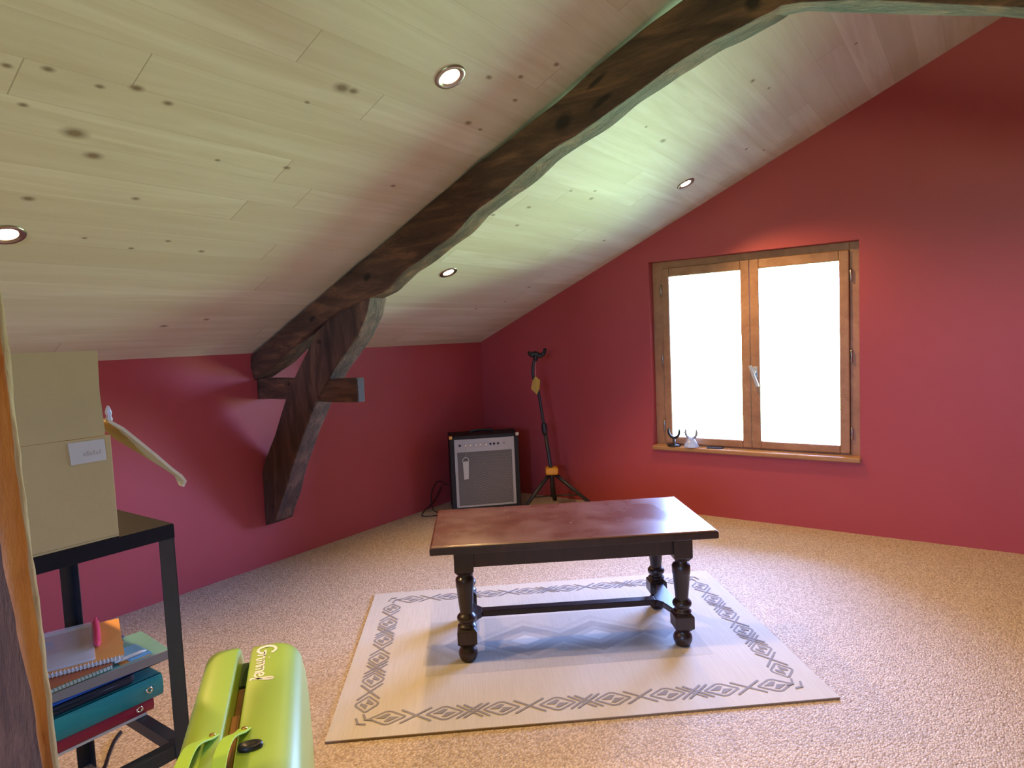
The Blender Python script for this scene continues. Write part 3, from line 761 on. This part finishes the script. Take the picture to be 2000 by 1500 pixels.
obj('neck_yoke', bm, 'black_plastic', gs)
for v, w in (((-.026, -.018, .014), (-.020, -.052, .040)), ((.056, .038, .036), (.075, .012, .058))):
    bm = BM(); add_tube(bm, smoothpts([G(hd+Vector(v)), G(hd+(Vector(v)+Vector(w))*.5+Vector((0, 0, -.004))), G(hd+Vector(w))], 4), [.013]*8+[.010], 12); obj('yoke_arm', bm, 'black_plastic', gs)
yt = thing('hang_tag', 'yellow folded card tag hanging from the top of the guitar stand', 'tag', (.800, -.392, .93))
bm = BM()
th = Matrix.Rotation(math.radians(33), 4, 'Z')
def T(p): return th @ Vector(p)
A_ = [(-.038, 0, -.028), (-.024, 0, .03), (-.002, -.006, .062), (.004, -.010, -.074)]
B_ = [(.004, -.010, -.074), (-.002, -.006, .062), (.032, 0, .030), (.024, 0, -.030)]
for P_ in (A_, B_):
    f1 = [bm.verts.new(T(p)) for p in P_]; f2 = [bm.verts.new(T((p[0], p[1]+.0012, p[2]))) for p in P_]
    quadf(bm, f1); quadf(bm, f2[::-1])
    for i in range(4): quadf(bm, [f1[i], f2[i], f2[(i+1) % 4], f1[(i+1) % 4]])
obj('card', bm, 'yellow_paper', yt)
bm = BM(); add_tube(bm, [T((-.002, -.004, .045)), T((0, 0, .12)), Vector((-.004, .012, .19))], .0011, 6); obj('string', bm, 'white_paper', yt)

# ------------------------------------------------------------------ window sill objects
def hanger(loc, label, mats='black_plastic'):
    t = thing('guitar_hanger', label, 'guitar hanger', loc, 0)
    bm = BM(); add_lathe(bm, [(0, .040), (.004, .041), (.008, .036), (.011, .020), (.014, .010), (.05, .007)], n=28); obj('base', bm, mats, t)
    bm = BM(); a0 = math.radians(200)
    pts = [(.033*math.cos(a), 0, .088+.040*math.sin(a)) for a in [math.radians(160) + math.radians(220)*i/18 for i in range(19)]]
    add_tube(bm, pts, [.0055]*2+[.0075]*15+[.0055]*2, 12); obj('yoke', bm, mats, t)
    t.scale = (1.2, 1.0, 1.2)
    return t
hanger((1.682, .006, Z1-.001), 'black U shaped guitar hanger standing on the left end of the window sill')
M['grey_hanger'] = plain('grey_hanger', (.30, .32, .36), rough=.4)
hg = hanger((1.806, .004, Z1-.001), 'grey U shaped guitar hanger wrapped in clear film on the window sill', 'grey_hanger')
bm = BM(); rings = []
for z, r in ((.0005, .054), (.012, .050), (.025, .042), (.04, .033), (.055, .024), (.07, .016), (.078, .020)):
    rings.append([Vector(((r+.008*noise.noise(Vector((i*1.3, z*60, 2))))*math.cos(2*PI*i/26), (r*.8+.008*noise.noise(Vector((i*1.7, z*60, 7))))*math.sin(2*PI*i/26), z)) for i in range(26)])
add_rings(bm, rings, caps=False)
tag(obj('plastic_wrap', bm, 'film', None, loc=(1.806, .002, Z1)), 'crumpled clear plastic film around the second hanger on the sill', 'plastic film')
bm = BM(); add_box(bm, (-.052, -.026, 0), (.052, .026, .008)); 
o = obj('card_box', bm, 'navy', None, bevel=.0015, loc=(1.970, .012, Z1-.0008)); o.rotation_euler = (0, 0, .05)
tag(o, 'flat dark little card packet lying on the window sill', 'packet')

# ------------------------------------------------------------------ metal rack
RXX, RXN, RYF, RYN, RT = 1.787, 1.158, -3.560, -4.280, .85
rack = thing('metal_rack', 'black perforated angle steel rack carrying the cardboard box at left', 'rack', (RXX, RYF, 0))
def K(x, y, z): return (x-RXX, y-RYF, z)
def rack_leg(x, y, sx, sy):
    """L angle, corner at (x,y), flanges toward sx, sy"""
    bm = BM(); w, t_ = .038, .003
    lo = K(min(x, x+sx*w), min(y, y+sy*t_), 0); hi = K(max(x, x+sx*w), max(y, y+sy*t_), RT-.003); add_box(bm, lo, hi)
    lo = K(min(x, x+sx*t_), min(y, y+sy*w), 0); hi = K(max(x, x+sx*t_), max(y, y+sy*w), RT-.003); add_box(bm, lo, hi)
    # bolt heads / holes on the flanges
    o = obj('leg', bm, 'black_metal', rack, bevel=.001)
    for i in range(9):
        z = RT-.06-i*.088
        b2 = BM(); add_lathe(b2, [(0, .0052), (.0012, .0052)], n=10, mat=Matrix.Translation(Vector(K(x+sx*.022, y+sy*.0032, z))) @ Matrix.Rotation(-sy*PI/2, 4, 'X'))
        obj('slot_hole', b2, 'foot_and_hole_black', o)
    return o
for (x, y, sx, sy) in ((RXX, RYF, -1, -1), (RXN, RYF, 1, -1), (RXX, RYN, -1, 1), (RXN, RYN, 1, 1)): rack_leg(x, y, sx, sy)
bm = BM(); add_box(bm, K(RXN, RYN, RT-.003), K(RXX, RYF, RT)); 
add_box(bm, K(RXX-.0025, RYN, RT-.036), K(RXX+.001, RYF+.001, RT-.0028)); add_box(bm, K(RXN, RYF-.0025, RT-.036), K(RXX, RYF+.001, RT-.0028))
add_box(bm, K(RXN-.001, RYN, RT-.036), K(RXN+.0025, RYF, RT-.0028)); add_box(bm, K(RXN, RYN-.001, RT-.036), K(RXX, RYN+.0025, RT-.0028))
obj('top_shelf', bm, 'black_matt', rack, bevel=.0008)
bm = BM()
for (lo, hi) in (((RXX-.036, RYN, .255), (RXX-.0035, RYF-.004, .288)), ((RXN+.0035, RYN, .255), (RXN+.036, RYF-.004, .288)),
                 ((RXN, RYF-.036, .256), (RXX-.004, RYF-.0045, .289)), ((RXN, RYN+.0045, .256), (RXX-.004, RYN+.036, .289))):
    add_box(bm, K(*lo), K(*hi))
obj('lower_rail', bm, 'black_metal', rack, bevel=.001)

bm = BM(); add_box(bm, (1.25, -4.26, .2905), (1.575, -3.566, .2975))
tag(obj('thin_board', bm, 'cardboard_edge'), 'thin pale board spanning the lower rails under the binders', 'board')

def slab(name, x0, x1, y0, y1, z0, z1, mats, label, cat, rz=0., bevel=.002, group=None, parts=None):
    cx, cy = (x0+x1)/2, (y0+y1)/2
    t = thing(name, label, cat, (cx, cy, z0), rz, group)
    return t
def binder(x1, y1, z0, z1, mat, label, ln=.32, dp=.27, rz=0., ring=True, rnd=True):
    t = thing('ring_binder', label, 'binder', (x1, y1, z0), rz, 'binders and folders stacked on the rack')
    h = z1-z0; bm = BM()
    # C-shaped cover: top, bottom, spine (front)
    add_box(bm, (-dp, -ln, 0), (-.004, 0, .0025)); add_box(bm, (-dp, -ln, h-.0025), (-.004, 0, h))
    r = h/2 if rnd else .003
    rings = []
    for yy in (-ln, 0):
        ring = []
        for i in range(13):
            a = -PI/2 + PI*i/12
            ring.append((-.006 + min(.008, r)*math.cos(a), yy, h/2 + h/2*math.sin(a)))
        ring += [(-.010, yy, h), (-.010, yy, 0)]
        rings.append(ring)
    add_rings(bm, rings, smooth=False)
    obj('cover', bm, mat, t)
    bm = BM(); add_box(bm, (-dp+.004, -ln+.012, .003), (-.014, -.012, h-.003)); obj('pages', bm, 'white_paper', t)
    if ring:
        n = 14; bm = BM()
        rings = [[Vector((0, rr*math.cos(2*PI*k/n), rr*math.sin(2*PI*k/n))) + Vector((dx, 0, 0)) for k in range(n)] for rr, dx in ((.009, .0015), (.009, .004), (.006, .0045), (.005, .0015))]
        add_rings(bm, [[v + Vector((0, -.038, h/2)) for v in r_] for r_ in rings], caps=False); obj('finger_ring', bm, 'chrome', t)
    return t
binder(1.578, -3.548, .2980, .334, 'red_card', 'red ring binder at the bottom of the stack on the rack')
binder(1.590, -3.525, .3345, .392, 'teal', 'green ring binder lying on the red one in the rack stack', dp=.28)
# soft navy pouch
t = thing('laptop_sleeve', 'black soft sleeve squeezed between the green binder and blue folder', 'sleeve', (1.582, -3.590, .3925))
bm = BM(); add_box(bm, (-.26, -.33, 0), (0, 0, .032)); obj('body', bm, 'navy', t, bevel=.012, segs=4)
bm = BM(); add_tube(bm, [(-.002, -.30, .016), (.0015, -.15, .016), (-.002, -.02, .016)], .0016, 6); obj('zip', bm, 'black_plastic', t)
t = thing('plastic_folder', 'thin bright blue plastic folder above the black sleeve', 'folder', (1.590, -3.512, .4248))
bm = BM(); add_box(bm, (-.25, -.32, 0), (0, 0, .0025)); add_box(bm, (-.25, -.32, .0095), (0, 0, .012)); add_box(bm, (-.002, -.32, .0), (.0, 0, .012)); obj('cover', bm, 'blue', t)
bm = BM(); add_box(bm, (-.24, -.31, .003), (-.006, -.008, .009)); obj('papers', bm, 'white_paper', t)
# hardback with sea-green illustrated cover
t = thing('hardback_book', 'large hardback with sea green cover and grey spine, corner sticking out right of the stack', 'book', (1.618, -3.512, .4370), math.radians(-5))
bm = BM(); add_box(bm, (-.20, -.31, 0), (-.003, 0, .0025)); add_box(bm, (-.20, -.31, .0225), (-.003, 0, .025), 0)
obj('cover', bm, 'sea_cover', t, bevel=.001)
bm = BM(); add_box(bm, (-.004, -.31, 0), (.0, 0, .025)); obj('spine', bm, 'grey_spine', t, bevel=.001)
bm = BM(); add_box(bm, (-.196, -.305, .0026), (-.005, -.004, .0224)); obj('pages', bm, 'white_paper', t)
bm = BM(); add_box(bm, (-.045, -.12, .0252), (-.012, -.045, .0256)); obj('printed_picture', bm, 'orange_cover', t)
bm = BM(); add_box(bm, (-.175, -.075, .0252), (-.155, -.060, .0256)); obj('printed_emblem', bm, 'orange_cover', t)
zt_ = .4625
def spiral(name, x1, y1, z0, th_, ln, dp, covermat, label, coil='green_coil', rz=0.):
    t = thing(name, label, 'notebook', (x1, y1, z0), rz, 'spiral notebooks on top of the stack')
    bm = BM(); add_box(bm, (-dp, -ln, .001), (-.006, 0, th_-.0012)); obj('pages', bm, 'white_paper', t)
    bm = BM(); add_box(bm, (-dp-.002, -ln-.002, th_-.0012), (-.004, .002, th_)); obj('cover', bm, covermat, t)
    bm = BM(); n = int(ln/.0085)
    for i in range(n):
        y = -ln + .006 + i*.0085
        add_tube(bm, [(-.006+(th_*.52)*math.cos(a), y, th_*.5+(th_*.52)*math.sin(a)) for a in [2*PI*k/10 for k in range(11)]], .0009, 5)
    obj('coil', bm, coil, t); return t
spiral('spiral_notebook', 1.602, -3.650, zt_, .013, .20, .20, 'rust_cover', 'spiral notebook with green coil, lower of the two on the hardback')
M['white_coil'] = plain('white_coil', (.7, .7, .68), rough=.4)
spiral('spiral_notebook', 1.600, -3.622, zt_+.0135, .013, .22, .29, 'orange_cover', 'spiral notebook with orange cover and white coil at the top of the stack', 'white_coil', rz=math.radians(-21))
t = thing('plastic_document_case', 'clear plastic case with a blue and rust printed insert lying on the orange notebook', 'case', (1.562, -3.676, zt_+.027), math.radians(-20))
bm = BM(); add_box(bm, (-.275, -.22, 0), (0, 0, .0015)); obj('insert', bm, 'white_paper', t)
bm = BM(); add_box(bm, (-.25, -.18, .0016), (-.11, -.004, .002)); obj('printed_band', bm, 'rust_cover', t)
bm = BM(); add_prism(bm, [(-.22, -.17), (-.15, -.16), (-.175, -.12), (-.13, -.085), (-.20, -.09), (-.225, -.13)], 2, .0021, .0025); obj('printed_shape', bm, 'blue', t)
bm = BM(); add_box(bm, (-.277, -.222, .003), (.002, .002, .007)); obj('lid', bm, 'clear_case', t, bevel=.001)
bm = BM(); add_tube(bm, smoothpts([(1.29, -3.562, zt_+.036), (1.34, -3.582, zt_+.037), (1.40, -3.604, zt_+.037), (1.46, -3.628, zt_+.036), (1.50, -3.643, zt_+.035)], 5), [.004]*4+[.0085]*14+[.006, .004, .002], 10)
tag(obj('pink_highlighter', bm, 'pink'), 'pink plastic marker lying on the orange notebook', 'marker')
bm = BM(); add_box(bm, (-.09, -.09, 0), (0, 0, .006)); 
o = obj('small_booklet', bm, 'sky_blue', None, bevel=.001, loc=(1.597, -3.552, zt_)); tag(o, 'small light blue booklet on the hardback beside the coils', 'booklet')
o.data.transform(Matrix.Scale(.6, 4, (0, 1, 0)))
bm = BM(); add_tube(bm, [(1.588, -3.640, zt_+.0095), (1.590, -3.575, zt_+.0105), (1.592, -3.562, zt_+.0105)], [.004, .0045, .0015], 10)
bpy_pen = obj('white_pen', bm, 'white_paper'); bpy_pen.location.z += .002
tag(bpy_pen, 'white pen resting on the light blue booklet', 'pen')

# cable hanging and lying under the rack
bm = BM()
for k in (0, .010):
    add_tube(bm, smoothpts([(1.06+k, -3.43, .004), (1.10+k, -3.47, .004), (1.16+k, -3.512, .004), (1.235+k, -3.562, .004), (1.33+k, -3.66, .004)], 5), .0028, 8)
tag(obj('floor_cable', bm, 'black_plastic'), 'thin dark twin cable on the floor under the rack', 'cable')

# ------------------------------------------------------------------ cardboard box
bxo = thing('cardboard_box', 'plain brown cardboard box with open flaps and white label on the rack', 'box', (1.783, -3.685, .851))
BW_, BL_, BH_ = .45, .50, .240   # x depth, y length, height
bm = BM(); tk = .005
add_box(bm, (-BW_, -BL_, 0), (0, 0, tk))
add_box(bm, (-tk, -BL_, tk), (0, 0, BH_)); add_box(bm, (-BW_, -BL_, tk), (-BW_+tk, 0, BH_))
add_box(bm, (-BW_+tk, -tk, tk), (-tk, 0, BH_)); add_box(bm, (-BW_+tk, -BL_, tk), (-tk, -BL_+tk, BH_))
obj('body', bm, 'cardboard', bxo, bevel=.0015)
bm = BM()
rings = []
for z, dx in ((0, -.001), (.01, -.003), (.10, -.008), (.196, -.002)):
    row = [(-tk+dx-.0, -BL_+.01+.03*0, BH_+.001+z)]
    y0 = -BL_+.004; y1 = -.012 + .008*noise.noise(Vector((z*20, 0, 0)))
    rings.append([(dx-.004, y0, BH_+.001+z), (dx, y0, BH_+.001+z), (dx, y1, BH_+.001+z), (dx-.004, y1, BH_+.001+z)])
add_rings(bm, rings, smooth=False)
obj('upright_flap', bm, 'cardboard', bxo)
bm = BM(); rings = []
pts = [(.001, .032), (.030, .010), (.06, -.022), (.10, -.065), (.135, -.105), (.158, -.128), (.168, -.144), (.160, -.156)]
FD = [.12, .12, .11, .07, .045, .03, .035, .02]
for i, (yy, zz) in enumerate(pts):
    a = pts[max(i-1, 0)]; b = pts[min(i+1, len(pts)-1)]; d = Vector((0, b[0]-a[0], b[1]-a[1])).normalized(); n_ = Vector((0, -d.z, d.y))
    wv = .003*math.sin(i*1.9)
    p = Vector((0, yy, BH_+zz))
    rings.append([p + Vector((-.003, 0, 0)) + n_*.0035, p + Vector((-.003, 0, 0)) - n_*.0035, p + Vector((-FD[i], 0, 0)) - n_*.0035 + Vector((0, wv, 0)), p + Vector((-FD[i], 0, 0)) + n_*.0035 + Vector((0, wv, 0))])
add_rings(bm, rings, smooth=False)
bm.faces.ensure_lookup_table()
for f in bm.faces:
    c = f.calc_center_median()
    if c.x > -.004: f.material_index = 1
obj('side_flap', bm, ['cardboard', 'cardboard_edge'], bxo)
bm = BM(); add_prism(bm, [(-.088, .187), (-.088+.0725, .1905), (-.088+.0735, .236), (-.088-.004, .236)], 0, .0006, .0012)
bm.free(); bm = BM()
add_prism(bm, [(-.086, .184), (-.013, .1845), (-.0145, .2335), (-.0895, .2335)], 0, .0006, .0012)
lab = obj('address_label', bm, 'label_paper', bxo, label='white paper label')
bm = BM()
for k in range(6): add_prism(bm, [(-.060+k*.0065, .200), (-.056+k*.0065, .200), (-.056+k*.0065, .207+.004*(k % 2)), (-.060+k*.0065, .207+.004*(k % 2))], 0, .0012, .0014)
obj('faded_writing', bm, 'pale_ink', lab)
bm = BM(); rings = []
for z, r in ((0, .006), (.008, .010), (.016, .006), (.024, .009), (.034, .006), (.040, .002)):
    rings.append([Vector(((r+.005*noise.noise(Vector((i, z*80, 1))))*math.cos(2*PI*i/14), (r*.8)*math.sin(2*PI*i/14), z)) for i in range(14)])
add_rings(bm, rings)
tag(obj('crumpled_plastic', bm, 'film', None, loc=(1.765, -3.678, 1.118)), 'bit of crumpled clear plastic poking out beside the raised box flap', 'plastic')

# ------------------------------------------------------------------ folded massage table
d_ = Vector((.80, -.598, 0)).normalized(); nv = Vector((.598, .80, 0)).normalized()
def SN(s, n, z=0.): return d_*s + nv*n + Vector((0, 0, z))
base = SN(3.712, -1.6125)
mtab = thing('folded_massage_table', 'folded lime green massage table standing on edge in the left foreground', 'massage table', (base.x, base.y, 0), math.atan2(d_.y, d_.x))
ML, MH = .93, .60
# local axes: x along length, y = +n direction
def rrect(l0, l1, z0, z1, r, k=10):
    pts = []
    for cx, cz, a0 in ((l1-r, z1-r, 0), (l0+r, z1-r, 90), (l0+r, z0+r, 180), (l1-r, z0+r, 270)):
        for i in range(k+1):
            a = math.radians(a0+90*i/k); pts.append((cx+r*math.cos(a), cz+r*math.sin(a)))
    return pts
def pad(n0, n1, outer, R_=.030, cr=.095, crown=1.):
    """outer=+1: outer face at n1, else at n0"""
    bm = BM(); th_ = n1-n0
    prof = []
    ys = []
    for i in range(9):
        a = PI/2*i/8; ys.append((n1-R_*1.2*(1-math.sin(a)) if outer > 0 else n0+R_*1.2*(1-math.sin(a)), R_*(1-math.cos(a))))
    # from inner edge to outer rim
    inner = n0 if outer > 0 else n1; s = 1 if outer > 0 else -1
    seq = [(inner, .010), (inner+s*.002, .003), (inner+s*.006, 0.)] + ys
    rings = []
    for y, ins in seq:
        rings.append([Vector((x, y, z)) for x, z in rrect(ins, ML-ins, .012+ins, MH-ins, max(.02, cr-ins))])
    # crown of the padding
    last = seq[-1]
    for f, bulge in ((.04, .004), (.10, .007), (.2, .009)):
        rings.append([Vector((x, last[0]+s*bulge*crown, z)) for x, z in rrect(last[1]+f*.6, ML-last[1]-f*.6, .012+last[1]+f*.6, MH-last[1]-f*.6, .03)])
    add_rings(bm, rings)
    return bm
pr_ = obj('pad', pad(.0115, .120, 1, .050, .105, 1.4), 'lime', mtab); pl_ = obj('pad', pad(-.085, -.0125, -1), 'lime', mtab)
bm = BM(); add_box(bm, (.16, -.0115, .06), (ML-.1, .0105, .545)); 
obj('folded_leg_frame', bm, 'frame_wood', mtab, bevel=.003)
bm = BM(); add_box(bm, (.30, -.012, .546), (.52, .004, .562)); obj('wooden_leg', bm, 'frame_wood', mtab, bevel=.003)
bm = BM(); add_box(bm, (.045, -.0118, .06), (.155, .0108, .548)); obj('fabric_lining', bm, 'dark_lining', mtab)
# straps: handles on top of each pad
def strap(pts, w, par, th_=.003):
    pts = smoothpts(pts, 6); bm = BM(); rings = []
    for i, p in enumerate(pts):
        t_ = (pts[min(i+1, len(pts)-1)]-pts[max(i-1, 0)]).normalized()
        side = Vector((0, 1, 0)); side = (side - t_*side.dot(t_)).normalized(); nn = t_.cross(side)
        rings.append([p+side*w/2+nn*th_/2, p-side*w/2+nn*th_/2, p-side*w/2-nn*th_/2, p+side*w/2-nn*th_/2])
    add_rings(bm, rings, smooth=False)
    return obj('handle_strap', bm, 'lime_strap', par, bevel=.001)
s0 = .438
for par, yy, lean in ((pl_, -.028, -.022), (pr_, .024, -.020)):
    z = MH + .002
    strap([(s0-.01, yy, z), (s0+.015, yy+lean*.3, z+.008), (s0+.07, yy+lean, z+.030), (s0+.15, yy+lean*1.2, z+.034), (s0+.22, yy+lean*.8, z+.022), (s0+.27, yy, z)], .022, par)
    for q in (-.045, .045) if par is pl_ else (): pass
    for sx in (s0, s0+.262):
        bm = BM(); add_lathe(bm, [(0, .0052), (.003, .005), (.0045, .002)], c=(sx-.002, yy, z+.0035), n=14); obj('rivet', bm, 'brass', par)
strap([(s0+.01, -.050, MH+.001), (s0+.03, -.055, MH+.007), (s0+.09, -.066, MH+.020), (s0+.16, -.070, MH+.020), (s0+.22, -.062, MH+.002)], .010, pl_)
# black oval grommet on the right pad
bm = BM(); rings = []
c0 = Vector((s0+.052, .037, MH-.0015))
for r_, z in ((1.0, 0), (1.05, .006), (.95, .010), (.72, .0108), (.45, .007), (.2, .006)):
    rings.append([c0 + Vector((0.012*r_*math.cos(2*PI*i/28), .020*r_*math.sin(2*PI*i/28), z)) for i in range(28)])
add_rings(bm, rings); obj('oval_grommet', bm, 'black_plastic', pr_)
# script wordmark, reading along the pad away from its rounded end
def ribbon(bm, pts, w):
    pts = smoothpts([(p[0], p[1], 0) for p in pts], 6)
    vs = []
    for i, p in enumerate(pts):
        t_ = (pts[min(i+1, len(pts)-1)]-pts[max(i-1, 0)]).normalized(); n_ = Vector((-t_.y, t_.x, 0))*w/2
        vs.append((bm.verts.new(p+n_), bm.verts.new(p-n_)))
    for a, b in zip(vs[:-1], vs[1:]):
        bm.faces.new([a[0], b[0], b[1], a[1]])
bm = BM()
def glyph(strokes, ox_, w=.16):
    for st2 in strokes:
        ribbon(bm, [(ox_+x, y) for x, y in st2], w*1.45)
glyph([[(1.1, 1.75), (.95, 2.15), (.5, 2.3), (.05, 1.9), (-.15, 1.1), (.05, .3), (.5, 0), (.95, .35), (1.05, .95)], [(.55, .95), (1.05, .98), (1.3, .9)]], 0, .24)
x_ = 1.35
glyph([[(0, 0), (.08, .6), (.15, 1.0), (.25, .8), (.55, .98)]], x_, .15); x_ += .62
glyph([[(0, 1.0), (0, .2), (.15, 0), (.3, .15)], [(-.02, 1.45), (.05, 1.52), (.09, 1.45)]], x_, .15); x_ += .38
for _ in range(2):
    glyph([[(0, 0), (0, 1.0)], [(0, .7), (.22, 1.0), (.38, .8), (.38, 0)], [(.38, .7), (.6, 1.0), (.76, .8), (.78, .15), (.9, 0)]], x_, .13); x_ += 1.0
glyph([[(0, .5), (.5, .6), (.52, .9), (.25, 1.05), (0, .7), (.05, .15), (.35, 0), (.65, .2)]], x_, .16); x_ += .72
glyph([[(0, .1), (.35, .8), (.62, 1.9), (.45, 2.2), (.25, 1.7), (.2, .3), (.1, -.3), (.35, -.5)]], x_, .17); x_ += .6
sc_ = .195/x_/1.0
for v in bm.verts:
    v.co = Vector((.098 + v.co.x*.0275, .028 + v.co.y*.0165, MH+.0007 + v.co.z))
obj('wordmark', bm, 'white_print', pr_, label='white script wordmark')

# ------------------------------------------------------------------ light
w = bpy.data.worlds.new('sky'); sc.world = w; w.use_nodes = True; nt = w.node_tree
bg = nt.nodes['Background']; tc = N(nt, 'ShaderNodeTexCoord'); sp = N(nt, 'ShaderNodeSeparateXYZ'); L(nt, tc.outputs['Generated'], sp.inputs[0])
cr = N(nt, 'ShaderNodeValToRGB'); L(nt, math_(nt, 'MULTIPLY_ADD', sp.outputs[2], .5, .5), cr.inputs[0])
# nadir: shaded yard by the house; mid: sunlit meadow; above: bright hazy blue sky   (values /120)
STOPS = [(.02, (7, 11, 9)), (.20, (12, 19, 13.5)), (.36, (22, 37, 21)), (.47, (26, 42, 25)), (.53, (27, 41, 86)), (1.0, (24, 39, 104))]
el = cr.color_ramp.elements
while len(el) < len(STOPS): el.new(.5)
for e_, (p_, c_) in zip(el, STOPS): e_.position = p_; e_.color = tuple(v/120 for v in c_) + (1,)
bg.inputs[1].default_value = 120.0
L(nt, cr.outputs[0], bg.inputs[0])
pd = bpy.data.lights.new('window_portal', 'AREA'); pd.shape = 'RECTANGLE'; pd.size = W2-W1+.05; pd.size_y = Z2-Z1+.05
pd.cycles.is_portal = True
po = bpy.data.objects.new('window_portal', pd); C.objects.link(po); po.location = ((W1+W2)/2, .44, (Z1+Z2)/2); po.rotation_euler = (-PI/2, 0, 0)

p2 = bpy.data.lights.new('rear_portal', 'AREA'); p2.shape = 'RECTANGLE'; p2.size = FX2-FX1; p2.size_y = FZ2-FZ1; p2.cycles.is_portal = True  # sky portal of the added fill window
po2 = bpy.data.objects.new('rear_portal', p2); C.objects.link(po2); po2.location = ((FX1+FX2)/2, YB-.22, (FZ1+FZ2)/2); po2.rotation_euler = (PI/2, 0, 0)

# ------------------------------------------------------------------ camera
cam = bpy.data.cameras.new('camera'); co = bpy.data.objects.new('camera', cam); C.objects.link(co); sc.camera = co
yaw, pitch, roll, fpx = .619563802, -.0696756197, -.0432681266, 1282.75897
cy_, sy_ = math.cos(yaw), math.sin(yaw)
f = Vector((-sy_*math.cos(pitch), cy_*math.cos(pitch), math.sin(pitch))); r = Vector((cy_, sy_, 0)); u = r.cross(f)
r2 = math.cos(roll)*r + math.sin(roll)*u; u2 = -math.sin(roll)*r + math.cos(roll)*u
mat = Matrix((r2, u2, -f)).transposed().to_4x4(); mat.translation = Vector((4.0325222*.85, -5.14858831*.85, 1.275))
co.matrix_world = mat
cam.sensor_width = 36; cam.lens = 36*fpx/2000; cam.clip_start = .02
sc.view_settings.view_transform = 'Standard'; sc.view_settings.look = 'None'; sc.view_settings.gamma = 1
sc.cycles.max_bounces = 6; sc.cycles.glossy_bounces = 3; sc.cycles.transparent_max_bounces = 6; sc.cycles.adaptive_threshold = .02
sc.view_settings.use_curve_mapping = False; sc.view_settings.exposure = 0.0
